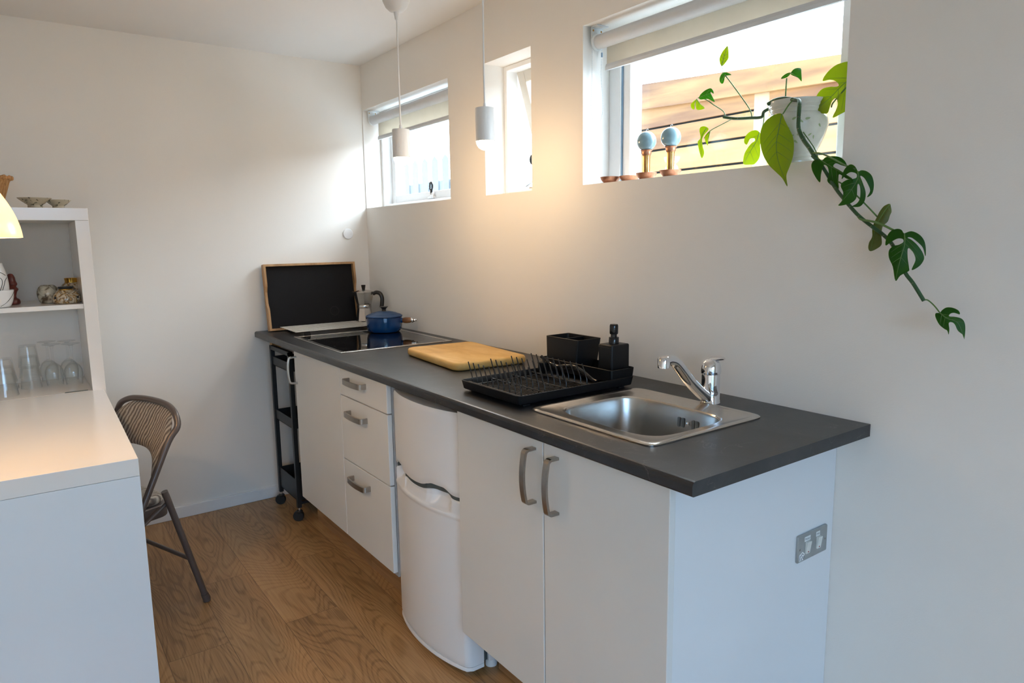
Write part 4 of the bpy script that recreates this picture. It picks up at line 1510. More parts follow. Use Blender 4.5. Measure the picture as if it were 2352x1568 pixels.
LEAVES = [
 (0,0.012,[(2.5909,-0.0380,1.6490),(2.5771,-0.0430,1.6506),(2.5638,-0.0485,1.6447),(2.5510,-0.0545,1.6311),(2.5448,-0.0586,1.6106),(2.5473,-0.0603,1.5801),(2.5561,-0.0594,1.5521),(2.5708,-0.0561,1.5267),(2.5890,-0.0509,1.5073),(2.6041,-0.0466,1.4913),(2.6166,-0.0436,1.4711),(2.6131,-0.0427,1.4967),(2.6182,-0.0390,1.5172),(2.6241,-0.0346,1.5435),(2.6237,-0.0321,1.5731),(2.6185,-0.0323,1.5943),(2.6072,-0.0347,1.6161),(2.5975,-0.0367,1.6349)],[(2.5909,-0.0380,1.6490),(2.5868,-0.0432,1.6064),(2.5846,-0.0466,1.5767),(2.5923,-0.0473,1.5341),(2.6165,-0.0435,1.4726)]),
 (0,0.012,[(2.6844,0.0840,1.7722),(2.6706,0.0787,1.7709),(2.6556,0.0726,1.7651),(2.6411,0.0658,1.7496),(2.6347,0.0619,1.7322),(2.6506,0.0678,1.7320),(2.6642,0.0724,1.7256),(2.6715,0.0743,1.7158),(2.6680,0.0727,1.7119),(2.6521,0.0669,1.7140),(2.6364,0.0608,1.7117),(2.6267,0.0562,1.7011),(2.6225,0.0534,1.6867),(2.6186,0.0504,1.6692),(2.6094,0.0453,1.6507),(2.6307,0.0537,1.6543),(2.6510,0.0610,1.6504),(2.6563,0.0642,1.6647),(2.6604,0.0670,1.6790),(2.6677,0.0702,1.6845),(2.6725,0.0711,1.6745),(2.6712,0.0694,1.6599),(2.6638,0.0648,1.6395),(2.6814,0.0721,1.6469),(2.6961,0.0784,1.6554),(2.7102,0.0849,1.6698),(2.7158,0.0890,1.6923),(2.7127,0.0908,1.7274),(2.7043,0.0897,1.7518),(2.6940,0.0872,1.7672)],[(2.7045,0.0883,1.7344),(2.6807,0.0777,1.7145),(2.6521,0.0642,1.6830),(2.6094,0.0453,1.6507)]),
 (0,0.008,[(2.4464,0.0795,1.6322),(2.4350,0.0759,1.6399),(2.4197,0.0699,1.6365),(2.4098,0.0650,1.6242),(2.4088,0.0634,1.6093),(2.4163,0.0656,1.6019),(2.4203,0.0678,1.6099),(2.4244,0.0700,1.6178),(2.4353,0.0740,1.6168),(2.4368,0.0740,1.6100),(2.4286,0.0704,1.6041),(2.4201,0.0663,1.5933),(2.4120,0.0618,1.5773),(2.4098,0.0593,1.5574),(2.4127,0.0597,1.5488),(2.4269,0.0649,1.5477),(2.4393,0.0696,1.5484),(2.4504,0.0752,1.5641),(2.4518,0.0774,1.5839),(2.4505,0.0783,1.6005),(2.4553,0.0815,1.6165)],[(2.4464,0.0795,1.6322),(2.4406,0.0753,1.6080),(2.4246,0.0665,1.5762),(2.4126,0.0598,1.5504)]),
 (0,0.006,[(2.3501,0.0546,1.8781),(2.3550,0.0543,1.8525),(2.3538,0.0527,1.8395),(2.3390,0.0458,1.8236),(2.3310,0.0445,1.8431),(2.3346,0.0472,1.8592),(2.3417,0.0509,1.8713)],[(2.3390,0.0458,1.8236),(2.3501,0.0546,1.8781)]),
 (1,0.006,[(2.3600,0.0573,1.8012),(2.3466,0.0529,1.8082),(2.3353,0.0486,1.8082),(2.3310,0.0457,1.7938),(2.3335,0.0457,1.7827),(2.3393,0.0476,1.7782),(2.3444,0.0499,1.7835),(2.3476,0.0522,1.7963)],[(2.3472,0.0525,1.8014),(2.3375,0.0471,1.7811)]),
 (1,0.008,[(2.2741,0.0309,1.7518),(2.2865,0.0367,1.7656),(2.3009,0.0428,1.7728),(2.3098,0.0454,1.7641),(2.3122,0.0455,1.7553),(2.3042,0.0429,1.7598),(2.3145,0.0446,1.7347),(2.2983,0.0392,1.7418),(2.2782,0.0317,1.7427)],[(2.2761,0.0313,1.7481),(2.3104,0.0450,1.7573)]),
 (0,0.004,[(2.2541,0.0446,1.7490),(2.2410,0.0390,1.7409),(2.2374,0.0370,1.7344),(2.2405,0.0374,1.7252),(2.2494,0.0404,1.7214),(2.2489,0.0416,1.7364)],[(2.2541,0.0446,1.7490),(2.2494,0.0404,1.7214)]),
 (0,0.004,[(2.2596,0.0391,1.7475),(2.2565,0.0368,1.7347),(2.2612,0.0371,1.7179),(2.2821,0.0451,1.7195),(2.2703,0.0418,1.7330),(2.2633,0.0401,1.7443)],[(2.2596,0.0391,1.7475),(2.2780,0.0437,1.7210)]),
 (0,0.008,[(2.2840,0.0438,1.6683),(2.2739,0.0399,1.6669),(2.2720,0.0383,1.6567),(2.2774,0.0385,1.6352),(2.2703,0.0350,1.6254),(2.2734,0.0346,1.6077),(2.2832,0.0358,1.5781),(2.2899,0.0395,1.5923),(2.2849,0.0394,1.6136),(2.2832,0.0406,1.6347),(2.2967,0.0475,1.6559),(2.2938,0.0471,1.6631)],[(2.2912,0.0460,1.6616),(2.2801,0.0392,1.6315),(2.2830,0.0359,1.5806)]),
 (0,0.004,[(2.3068,0.0442,1.6533),(2.2968,0.0397,1.6450),(2.2923,0.0374,1.6368),(2.2951,0.0372,1.6226),(2.3027,0.0391,1.6116),(2.3023,0.0401,1.6254),(2.3046,0.0422,1.6390)],[(2.3068,0.0442,1.6533),(2.3026,0.0392,1.6133)]),
 (1,0.008,[(2.5561,0.0452,1.7650),(2.5635,0.0489,1.7760),(2.5746,0.0531,1.7765),(2.5788,0.0538,1.7662),(2.5817,0.0528,1.7415),(2.5742,0.0506,1.7487),(2.5580,0.0454,1.7586)],[(2.5562,0.0451,1.7635),(2.5800,0.0525,1.7448)]),
 (1,0.004,[(2.5500,0.0547,1.7667),(2.5415,0.0516,1.7671),(2.5306,0.0470,1.7610),(2.5283,0.0456,1.7552),(2.5423,0.0510,1.7571)],[(2.5495,0.0545,1.7659),(2.5288,0.0458,1.7557)]),
 (1,0.012,[(2.7134,-0.0560,1.5232),(2.7014,-0.0601,1.5276),(2.6927,-0.0638,1.5239),(2.6904,-0.0655,1.5139),(2.6964,-0.0648,1.4960),(2.7112,-0.0611,1.4741),(2.7135,-0.0587,1.4919),(2.7170,-0.0558,1.5105),(2.7220,-0.0538,1.5115),(2.7278,-0.0523,1.5039),(2.7298,-0.0528,1.4894),(2.7277,-0.0548,1.4751),(2.7403,-0.0512,1.4614),(2.7508,-0.0482,1.4507),(2.7501,-0.0461,1.4780),(2.7517,-0.0446,1.4888),(2.7663,-0.0400,1.4784),(2.7774,-0.0358,1.4777),(2.7655,-0.0395,1.4870),(2.7509,-0.0441,1.4980),(2.7390,-0.0479,1.5060),(2.7390,-0.0474,1.5117),(2.7433,-0.0456,1.5143),(2.7537,-0.0421,1.5092),(2.7638,-0.0385,1.5065),(2.7604,-0.0388,1.5172),(2.7496,-0.0420,1.5280),(2.7342,-0.0474,1.5321),(2.7191,-0.0532,1.5305)],[(2.7135,-0.0561,1.5223),(2.7392,-0.0480,1.5031),(2.7762,-0.0363,1.4781)]),
 (1,0.012,[(2.8168,-0.0871,1.4890),(2.8100,-0.0887,1.5004),(2.8012,-0.0915,1.5057),(2.7934,-0.0949,1.5002),(2.7888,-0.0976,1.4896),(2.7878,-0.0994,1.4731),(2.7939,-0.0964,1.4810),(2.8028,-0.0925,1.4872),(2.8113,-0.0895,1.4853),(2.8159,-0.0881,1.4809),(2.8158,-0.0888,1.4741),(2.8090,-0.0916,1.4712),(2.7995,-0.0952,1.4710),(2.7893,-0.0995,1.4647),(2.7876,-0.1009,1.4566),(2.7936,-0.0998,1.4424),(2.7926,-0.1016,1.4259),(2.7856,-0.1052,1.4151),(2.8018,-0.0989,1.4172),(2.8132,-0.0942,1.4222),(2.8194,-0.0909,1.4329),(2.8191,-0.0889,1.4575),(2.8218,-0.0878,1.4595),(2.8250,-0.0874,1.4490),(2.8255,-0.0889,1.4299),(2.8206,-0.0917,1.4191),(2.8117,-0.0956,1.4126),(2.8259,-0.0903,1.4121),(2.8342,-0.0861,1.4240),(2.8349,-0.0842,1.4430),(2.8285,-0.0850,1.4624),(2.8225,-0.0859,1.4777),(2.8299,-0.0835,1.4732),(2.8381,-0.0817,1.4591),(2.8428,-0.0811,1.4453),(2.8382,-0.0840,1.4320),(2.8467,-0.0801,1.4397),(2.8485,-0.0778,1.4585),(2.8434,-0.0781,1.4777),(2.8333,-0.0810,1.4879),(2.8237,-0.0844,1.4904),(2.8193,-0.0863,1.4880)],[(2.8174,-0.0869,1.4884),(2.8184,-0.0880,1.4712),(2.8066,-0.0948,1.4445),(2.7863,-0.1049,1.4156)]),
 (2,0.010,[(2.8658,-0.0356,1.4160),(2.8559,-0.0397,1.4115),(2.8488,-0.0434,1.3994),(2.8442,-0.0463,1.3857),(2.8405,-0.0487,1.3747),(2.8382,-0.0507,1.3609),(2.8397,-0.0516,1.3441),(2.8348,-0.0545,1.3316),(2.8341,-0.0559,1.3190),(2.8389,-0.0546,1.3120),(2.8502,-0.0499,1.3175),(2.8587,-0.0459,1.3272),(2.8570,-0.0449,1.3466),(2.8576,-0.0430,1.3660),(2.8659,-0.0389,1.3768),(2.8688,-0.0367,1.3904),(2.8708,-0.0352,1.3986),(2.8687,-0.0351,1.4096)],[(2.8659,-0.0356,1.4152),(2.8475,-0.0460,1.3745),(2.8388,-0.0546,1.3134)]),
 (1,0.014,[(2.9261,-0.0902,1.3488),(2.9209,-0.0913,1.3580),(2.9120,-0.0945,1.3608),(2.9014,-0.0989,1.3558),(2.8955,-0.1022,1.3426),(2.8957,-0.1036,1.3254),(2.9056,-0.0992,1.3332),(2.9160,-0.0947,1.3397),(2.9249,-0.0915,1.3383),(2.9266,-0.0915,1.3317),(2.9194,-0.0946,1.3265),(2.9098,-0.0985,1.3239),(2.9029,-0.1019,1.3147),(2.9043,-0.1027,1.2987),(2.9126,-0.1012,1.2801),(2.9197,-0.1011,1.2505),(2.9274,-0.0972,1.2618),(2.9407,-0.0914,1.2712),(2.9412,-0.0906,1.2778),(2.9371,-0.0903,1.2988),(2.9355,-0.0894,1.3172),(2.9397,-0.0877,1.3177),(2.9472,-0.0859,1.3067),(2.9505,-0.0857,1.2936),(2.9458,-0.0892,1.2739),(2.9579,-0.0839,1.2819),(2.9647,-0.0802,1.2963),(2.9618,-0.0801,1.3093),(2.9519,-0.0825,1.3249),(2.9401,-0.0859,1.3368),(2.9328,-0.0883,1.3413),(2.9397,-0.0857,1.3412),(2.9513,-0.0822,1.3314),(2.9609,-0.0796,1.3197),(2.9662,-0.0790,1.3028),(2.9660,-0.0779,1.3170),(2.9616,-0.0780,1.3352),(2.9519,-0.0805,1.3483),(2.9385,-0.0850,1.3551),(2.9285,-0.0891,1.3513)],[(2.9272,-0.0898,1.3487),(2.9293,-0.0910,1.3251),(2.9246,-0.0955,1.2935),(2.9196,-0.1010,1.2510)]),
 (1,0.010,[(3.0016,-0.0765,1.1863),(2.9951,-0.0790,1.1852),(2.9952,-0.0797,1.1774),(3.0028,-0.0781,1.1622),(3.0119,-0.0754,1.1537),(3.0174,-0.0737,1.1501),(3.0202,-0.0733,1.1420),(3.0206,-0.0722,1.1529),(3.0186,-0.0719,1.1657),(3.0229,-0.0700,1.1680),(3.0284,-0.0683,1.1637),(3.0346,-0.0671,1.1512),(3.0435,-0.0645,1.1428),(3.0463,-0.0642,1.1340),(3.0466,-0.0625,1.1520),(3.0442,-0.0621,1.1672),(3.0384,-0.0635,1.1759),(3.0280,-0.0672,1.1792),(3.0177,-0.0710,1.1799),(3.0192,-0.0699,1.1851),(3.0252,-0.0675,1.1872),(3.0345,-0.0642,1.1846),(3.0318,-0.0646,1.1922),(3.0222,-0.0678,1.1974),(3.0119,-0.0716,1.1977),(3.0052,-0.0746,1.1922)],[(3.0016,-0.0765,1.1863),(3.0140,-0.0727,1.1758),(3.0332,-0.0663,1.1666),(3.0462,-0.0641,1.1353)]),
]
STEMS = [
 (0.0042,[(2.3616,0.0300,1.6816),(2.3913,0.0300,1.6740),(2.4114,0.0300,1.6704),(2.4505,0.0300,1.6664),(2.4846,0.0300,1.6640),(2.4908,0.0300,1.6763),(2.5062,0.0350,1.6837)]),
 (0.0050,[(2.5230,0.0000,1.6879),(2.5433,0.0000,1.6943),(2.5711,0.0000,1.6943),(2.5984,-0.0050,1.6863),(2.6200,-0.0150,1.6788),(2.6310,-0.0300,1.6625),(2.6335,-0.0350,1.6357),(2.6384,-0.0400,1.6072),(2.6517,-0.0400,1.5809),(2.6719,-0.0450,1.5581),(2.6919,-0.0500,1.5329)]),
 (0.0040,[(2.6837,-0.0500,1.5386),(2.7089,-0.0500,1.5129),(2.7459,-0.0500,1.4582),(2.7713,-0.0550,1.4308),(2.7871,-0.0550,1.4130),(2.8113,-0.0600,1.3909),(2.8410,-0.0600,1.3678),(2.8699,-0.0600,1.3466),(2.8886,-0.0600,1.3268),(2.9051,-0.0600,1.2976),(2.9203,-0.0600,1.2654),(2.9372,-0.0600,1.2444),(2.9620,-0.0600,1.2076)]),
 (0.0020,[(2.6834,-0.0500,1.5451),(2.7132,-0.0600,1.5393),(2.7533,-0.0750,1.5216),(2.7869,-0.0850,1.5040),(2.8125,-0.0900,1.4933)]),
 (0.0018,[(2.6837,-0.0480,1.5475),(2.6938,-0.0450,1.5335),(2.7021,-0.0450,1.5254)]),
 (0.0017,[(2.7527,-0.0500,1.4720),(2.7789,-0.0500,1.4559),(2.7975,-0.0500,1.4379),(2.8193,-0.0450,1.4145),(2.8437,-0.0400,1.3871)]),
 (0.0024,[(2.8091,-0.0600,1.3896),(2.8201,-0.0650,1.3830),(2.8536,-0.0750,1.3770),(2.8807,-0.0850,1.3682),(2.9036,-0.0900,1.3578),(2.9260,-0.0900,1.3488)]),
 (0.0014,[(2.9624,-0.0600,1.2095),(2.9699,-0.0600,1.2094),(2.9850,-0.0650,1.1993),(2.9990,-0.0700,1.1857)]),
 (0.0017,[(2.5952,-0.0050,1.6838),(2.5952,-0.0200,1.6721),(2.5939,-0.0400,1.6498)]),
 (0.0016,[(2.4542,0.0300,1.6706),(2.4421,0.0350,1.6921),(2.4013,0.0400,1.7411),(2.3479,0.0500,1.7993)]),
 (0.0010,[(2.3376,0.0500,1.8079),(2.3395,0.0500,1.8141),(2.3358,0.0500,1.8248)]),
 (0.0014,[(2.3673,0.0300,1.6850),(2.3538,0.0350,1.7008),(2.3198,0.0400,1.7216),(2.2912,0.0400,1.7414),(2.2623,0.0400,1.7513)]),
 (0.0012,[(2.3893,0.0300,1.6720),(2.3510,0.0350,1.6629),(2.3102,0.0400,1.6525),(2.2881,0.0400,1.6340)]),
 (0.0018,[(2.5422,0.0500,1.6780),(2.5402,0.0500,1.7060),(2.5413,0.0500,1.7548)]),
 (0.0014,[(2.4882,0.0350,1.6755),(2.4771,0.0500,1.6531),(2.4567,0.0700,1.6334)]),
 (0.0018,[(2.6562,0.0700,1.6652),(2.6604,0.0700,1.6763),(2.6857,0.0700,1.7012),(2.7146,0.0700,1.7274)]),
 (0.0012,[(2.6508,-0.0400,1.5983),(2.6679,-0.0400,1.5761),(2.6862,-0.0450,1.5537),(2.6998,-0.0500,1.5292)]),
]
for r_, pts in STEMS:
    bm = bmesh.new()
    tube(bm, smooth_path(pts, 4), r_, 10)
    s_ = obj('stem', bm, STEMG if r_ > 0.003 else STEML, pl, True)
    if r_ >= 0.004:
        bm = bmesh.new()
        for p in pts[1:-1]:
            bmesh.ops.create_icosphere(bm, subdivisions=1, radius=r_ * 1.18, matrix=Matrix.Translation(Vector(p)) @ Matrix.Scale(0.5, 4, V(0, 0, 1)))
        obj('stem_node', bm, NODEB, s_, True)
LN = V(0.35, -0.93, 0.08).normalized()
LM = [LEAFY, LEAFG, LEAFK]
for tint, bend, out, rib in LEAVES:
    bm = bmesh.new()
    vs_ = [bm.verts.new(p) for p in smooth_path(out, 4, closed=True)]
    es = [bm.edges.new((vs_[i], vs_[(i + 1) % len(vs_)])) for i in range(len(vs_))]
    bmesh.ops.triangle_fill(bm, use_beauty=True, edges=es)
    bmesh.ops.subdivide_edges(bm, edges=[e for e in bm.edges if e.calc_length() > 0.006], cuts=2, use_grid_fill=False)
    bmesh.ops.triangulate(bm, faces=list(bm.faces))
    bmesh.ops.subdivide_edges(bm, edges=[e for e in bm.edges if e.calc_length() > 0.008], cuts=1, use_grid_fill=False)
    a, b_ = Vector(rib[0]), Vector(rib[-1])
    ax = (b_ - a)
    ln = ax.length
    ax.normalize()
    perp = ax.cross(LN).normalized()

    def warp(p):
        q = p - a
        t = q.dot(ax) / ln
        s = q.dot(perp) / (ln * 0.5)
        return LN * (bend * (0.55 * (1 - (2 * t - 0.8) ** 2) - 0.9 * s * s + 0.25 * math.exp(-(s / 0.12) ** 2)))
    for v in bm.verts:
        v.co += warp(v.co)
    bmesh.ops.recalc_face_normals(bm, faces=bm.faces)
    # real thickness
    n0 = list(bm.faces)
    ex = bmesh.ops.extrude_face_region(bm, geom=n0)
    for g in ex['geom']:
        if isinstance(g, bmesh.types.BMVert):
            g.co -= LN * 0.0006
    lf = obj('leaf', bm, LM[tint], pl, True)
    bm = bmesh.new()
    rp = smooth_path(rib, 6)
    rp = [p + warp(p) + LN * 0.0002 for p in rp]
    n = len(rp)
    tube(bm, rp, [0.0012 * (1 - 0.75 * i / (n - 1)) for i in range(n)], 6)
    # side veins run out towards the leaf edge
    op = [Vector(((p_ - a).dot(ax), (p_ - a).dot(perp))) for p_ in (Vector(o_) for o_ in out)]
    r2_ = [Vector(((p_ - a).dot(ax), (p_ - a).dot(perp))) for p_ in smooth_path(rib, 6)]
    for fi in (0.16, 0.32, 0.48, 0.64):
        st_ = r2_[int(fi * (len(r2_) - 1))]
        for sg in (-1, 1):
            dv = Vector((0.62, 0.78 * sg))
            best = None
            for i_ in range(len(op)):
                A_, B_ = op[i_], op[(i_ + 1) % len(op)]
                e_ = B_ - A_
                den = dv.x * e_.y - dv.y * e_.x
                if abs(den) < 1e-9:
                    continue
                q_ = A_ - st_
                tt = (q_.x * e_.y - q_.y * e_.x) / den
                uu = (q_.x * dv.y - q_.y * dv.x) / den
                if tt > 0.002 and 0 <= uu <= 1 and (best is None or tt < best):
                    best = tt
            if best is None or best < 0.008:
                continue
            vp_ = []
            for k_ in range(5):
                f_ = k_ / 4 * best * 0.85
                p2 = st_ + dv * f_ + Vector((0.15 * f_ * f_ / best, 0))
                base_ = Vector(rib[int(fi * (len(rib) - 1))])
                n_off = (base_ - a).dot(LN)
                w_ = a + ax * p2.x + perp * p2.y + LN * n_off
                vp_.append(w_ + warp(w_) + LN * 0.0002)
            tube(bm, vp_, [0.0005, 0.00045, 0.0004, 0.0003, 0.0002], 5)
    obj('midrib', bm, VEIN, lf, True)

# ================================================================ BLINDS
def roller_blind(x0, x1, label, drop):
    g = thing('roller_blind', label, 'blind', ((x0 + x1) / 2, 0.055, WZ1), 'roller blinds')
    zc = 2.006
    bm = bmesh.new()
    tube(bm, [(x0 + 0.022, 0.052, zc), (x1 - 0.022, 0.052, zc)], 0.0235, 32)
    obj('roller', bm, BLINDT, g, True)
    obj('fabric', B(x0 + 0.040, x1 - 0.036, 0.0725, 0.0735, drop + 0.018, zc), BLIND, g)
    bm = bmesh.new()
    extrude_profile(bm, [(0.068, drop), (0.078, drop), (0.079, drop + 0.010), (0.0745, drop + 0.020), (0.0705, drop + 0.020), (0.067, drop + 0.010)], 'x', x0 + 0.038, x1 - 0.034)
    obj('bottom_bar', bm, BLINDT, g)
    for xx in (x0 + 0.012, x1 - 0.018):
        bm = bmesh.new()
        lathe(bm, (0, 0, 0), [(0.027, 0), (0.027, 0.006), (0.024, 0.009)], n=32, cap0=True, cap1=True)
        xform(bm, Matrix.Translation(V(xx, 0.052, zc)) @ Matrix.Rotation(PI / 2, 4, 'Y'))
        box(bm, xx - 0.001, xx + 0.002, 0.026, 0.078, zc, WZ1 - 0.002)
        box(bm, xx - 0.001, xx + 0.030, 0.026, 0.078, WZ1 - 0.004, WZ1 - 0.001)
        bk = obj('bracket', bm, BLINDC, g, True)
        bm = bmesh.new()
        for y in (0.034, 0.070):
            lathe(bm, (0, 0, 0), [(0.0035, 0), (0.003, 0.0015), (0.0001, 0.002)], n=10, cap0=True)
            for v in bm.verts:
                if not v.tag:
                    v.co = V(xx + 0.002 + v.co.z, y + v.co.x, WZ1 - 0.013 + v.co.y)
                    v.tag = True
        obj('screw', bm, BRASS, bk, True)
    return g


rb1 = roller_blind(WIN[0][0], WIN[0][1], 'half-raised white roller blind in the far small window', 1.902)
rb3 = roller_blind(WIN[2][0], WIN[2][1], 'half-raised cream roller blind in the big near window', 1.914)
# bead chain of the near blind
bm = bmesh.new()
ch_pts = smooth_path([(1.818, 0.030, 2.000), (1.818, 0.029, 1.93), (1.817, 0.028, 1.86), (1.816, 0.027, 1.79), (1.817, 0.032, 1.755), (1.819, 0.047, 1.738), (1.822, 0.065, 1.752), (1.824, 0.074, 1.79), (1.822, 0.074, 1.84), (1.820, 0.068, 1.90), (1.819, 0.072, 1.96), (1.818, 0.074, 2.000)], 12)
tube(bm, ch_pts, 0.0005, 5)
acc, last = 0.0, ch_pts[0]
for p in ch_pts[1:]:
    acc += (p - last).length
    last = p
    if acc >= 0.0058:
        bmesh.ops.create_icosphere(bm, subdivisions=1, radius=0.0015, matrix=Matrix.Translation(p))
        acc = 0
chn = obj('bead_chain', bm, BLINDC, rb3, True)
obj('chain_joiner', LT((1.819, 0.073, 1.962), [(0.0028, 0), (0.0028, 0.014)], n=12, cap0=True, cap1=True), GASKET, chn, True)

# ================================================================ PENDANTS
def pendant(x, y, ztop, hgt, label, energy):
    g = thing('pendant_lamp', label, 'lamp', (x, y, HC), 'small cylinder pendant lamps')
    obj('canopy', LT((x, y, HC - 0.112), [(0.012, 0), (0.026, 0.004), (0.039, 0.016), (0.049, 0.038), (0.0550, 0.066), (0.0565, 0.1118)], n=48, cap0=True, cap1=True), PENDW, g, True)
    cg = obj('cord_grip', LT((x, y, HC - 0.138), [(0.006, 0), (0.010, 0.026)], n=20, cap0=True, cap1=True), PENDW, g, True)
    bm = bmesh.new()
    tube(bm, smooth_path([(x, y, HC - 0.1375), (x + 0.0015, y, (HC + ztop) / 2 + 0.1), (x - 0.001, y, (HC + ztop) / 2 - 0.08), (x, y, ztop + 0.014)], 8), 0.0031, 10)
    obj('cord', bm, CORDW, g, True)
    bd = obj('lamp_body', LT((x, y, ztop - hgt), [(0.029, 0.002), (0.0315, 0), (0.0325, 0.001), (0.0325, hgt - 0.002), (0.031, hgt), (0.0065, hgt), (0.006, hgt + 0.015)], n=48, cap0=True, cap1=True), PENDW, g, True)
    zb = ztop - hgt
    prof = [(0.0295, 0.0015)] + [(0.0305 * math.cos(math.radians(a)), -0.0305 * math.sin(math.radians(a)) * 0.95) for a in range(3, 90, 8)] + [(0.0001, -0.029)]
    obj('bulb', LT((x, y, zb), prof, n=32, cap0=True), BULB, g, True)
    lamp('bulb_light', (x, y, zb - 0.050), energy, (1.0, 0.66, 0.34), 0.025).parent = None
    return g


pendant(1.235, -0.402, 1.763, 0.103, 'white cylinder pendant lamp nearer the far wall, lit, hanging in front of the small window', 3.6)
pendant(1.6525, -0.302, 1.785, 0.108, 'white cylinder pendant lamp nearer the big window, lit', 2.2)

# ---- big glowing shade at the left edge
lx, ly, lz = 1.500, -1.752, 1.372
g = thing('pendant_lamp', 'glowing bell-shaped glass pendant at the left edge above the white desk', 'lamp', (lx, ly, HC))
prof = []
for i in range(25):
    t = i / 24
    prof.append((0.150 - 0.118 * t ** 1.75, 0.215 * t))
prof2 = [(r - 0.003, z) for r, z in reversed(prof)]
obj('lamp_shade', LT((lx, ly, lz), prof + prof2, n=96), SHADE, g, True)
obj('shade_holder', LT((lx, ly, lz + 0.213), [(0.034, 0), (0.034, 0.03), (0.012, 0.06)], n=32, cap0=True, cap1=True), PENDW, g, True)
bm = bmesh.new()
tube(bm, [(lx, ly, lz + 0.27), (lx, ly, HC - 0.05)], 0.003, 8)
obj('cord', bm, CORDW, g, True)
obj('canopy', LT((lx, ly, HC - 0.06), [(0.01, 0), (0.05, 0.03), (0.055, 0.0598)], n=32, cap0=True, cap1=True), PENDW, g, True)
obj('bulb', LT((lx, ly, lz + 0.09), [(0.0001, 0), (0.022, 0.008), (0.030, 0.03), (0.022, 0.055), (0.013, 0.075), (0.013, 0.12)], n=24, cap1=True), emission('warm_bulb', (1.0, 0.80, 0.52, 1), 6), g, True)
lamp('bulb_light', (lx, ly, lz + 0.075), 7.5, (1.0, 0.66, 0.36), 0.02)

# ================================================================ SHELF UNIT, DESK
ZD = 0.766
bk_ = thing('bookcase', 'tall white shelving unit behind the desk against the far wall', 'shelving unit', (0.20, -1.90, 0.0))
by0, by1 = -2.14, -1.366
bxf = 0.400
fr_t = 0.047
bm = bmesh.new()
box(bm, 0.004, bxf, by0, by1, 1.449, 1.497, 0.0012)
bkp = obj('top_panel', bm, DESKW, bk_)
obj('side_panel', B(0.004, bxf, by1 - fr_t, by1, 0.0, 1.4485, bev=0.0012), DESKW, bk_)
obj('side_panel', B(0.004, bxf, by0, by0 + fr_t, 0.0, 1.4485, bev=0.0012), DESKW, bk_)
obj('bottom_panel', B(0.004, bxf, by0 + fr_t, by1 - fr_t, 0.0, 0.047, bev=0.0012), DESKW, bk_)
for z in (1.119, ZD, 0.410):
    obj('shelf', B(0.004, bxf - 0.008, by0 + fr_t + 0.0005, by1 - fr_t - 0.0005, z - 0.018, z), DESKW, bk_)
obj('divider', B(0.006, bxf - 0.010, -1.762, -1.744, 1.1192, 1.4488), DESKW, bk_)
obj('divider', B(0.006, bxf - 0.010, -1.762, -1.744, 0.0472, 0.3918), DESKW, bk_)

DR = math.radians(1.44)
DP = (1.535, -1.4005, 0)
dk = thing('desk', 'glossy white desk joined to the shelving unit in the left foreground', 'desk', (1.0, -1.75, 0.0))
# desk local: length runs -x from the near corner, width runs -y ; rotated slightly about the near corner
def deskbox(x0, x1, y0, y1, z0, z1, bev=0.0012):
    bm = B(DP[0] + x0, DP[0] + x1, DP[1] + y0, DP[1] + y1, z0, z1, bev=bev)
    rotz_about(bm, DP, -DR)
    for v in bm.verts:
        if v.co.x < 0.43:
            v.co.x = 0.4012
    return bm


obj('desk_top', deskbox(-1.126, 0, -0.75, 0, ZD - 0.050, ZD), [DESKW], dk)
obj('leg_panel', deskbox(-0.050, 0, -0.75, 0, 0.0, ZD - 0.0508), DESKS, dk)
bm = B(0.3805, 0.3915, -1.508, -1.428, ZD, ZD + 0.0022, bev=0.0008)
obj('joining_bracket', bm, BRKT, bk_)

# ---- things on the shelves
def crock(name, label, cat, c, prof, mat, parts=(), group=None, smooth=True):
    g = thing(name, label, cat, c, group)
    pf_ = [(max(q.x, 0.0001), q.y) for q in smooth_path([V(r_, z_, 0) for r_, z_ in prof], 4)] if len(prof) > 3 else prof
    obj('body', LT(c, pf_, n=48, cap0=True), mat, g, smooth)
    for pn, pf, pm in parts:
        obj(pn, LT(c, pf, n=48, cap0=True, cap1=True), pm, g, True)
    return g


ZT = 1.497
crock('footed_bowl', 'speckled footed bowl on top of the shelving, the left of two', 'bowl', (0.300, -1.5335, ZT), [(0.0275, 0), (0.026, 0.004), (0.025, 0.014), (0.034, 0.021), (0.0555, 0.0385), (0.054, 0.0395), (0.032, 0.024), (0.0001, 0.018)], MOTBW)
crock('footed_bowl', 'smaller speckled footed bowl on top of the shelving, the right of two', 'bowl', (0.285, -1.4560, ZT), [(0.0225, 0), (0.021, 0.004), (0.021, 0.012), (0.030, 0.019), (0.0440, 0.0335), (0.0425, 0.0345), (0.027, 0.021), (0.0001, 0.016)], MOTBW)
bg = thing('rattan_basket', 'flared rattan basket on top of the shelving behind the glowing lamp', 'basket', (0.260, -1.690, ZT))
bcn = (0.260, -1.690, ZT)
bm = bmesh.new()
rings = []
for r, z in ((0.048, 0), (0.052, 0.004), (0.082, 0.100), (0.088, 0.112), (0.084, 0.112), (0.078, 0.100), (0.048, 0.006)):
    rings.append([(bcn[0] + (r + 0.0012 * (k % 2)) * math.cos(2 * PI * k / 120), bcn[1] + (r + 0.0012 * (k % 2)) * math.sin(2 * PI * k / 120), bcn[2] + z) for k in range(120)])
loft(bm, rings, True, True)
obj('woven_body', bm, RATTAN, bg)
bm = bmesh.new()
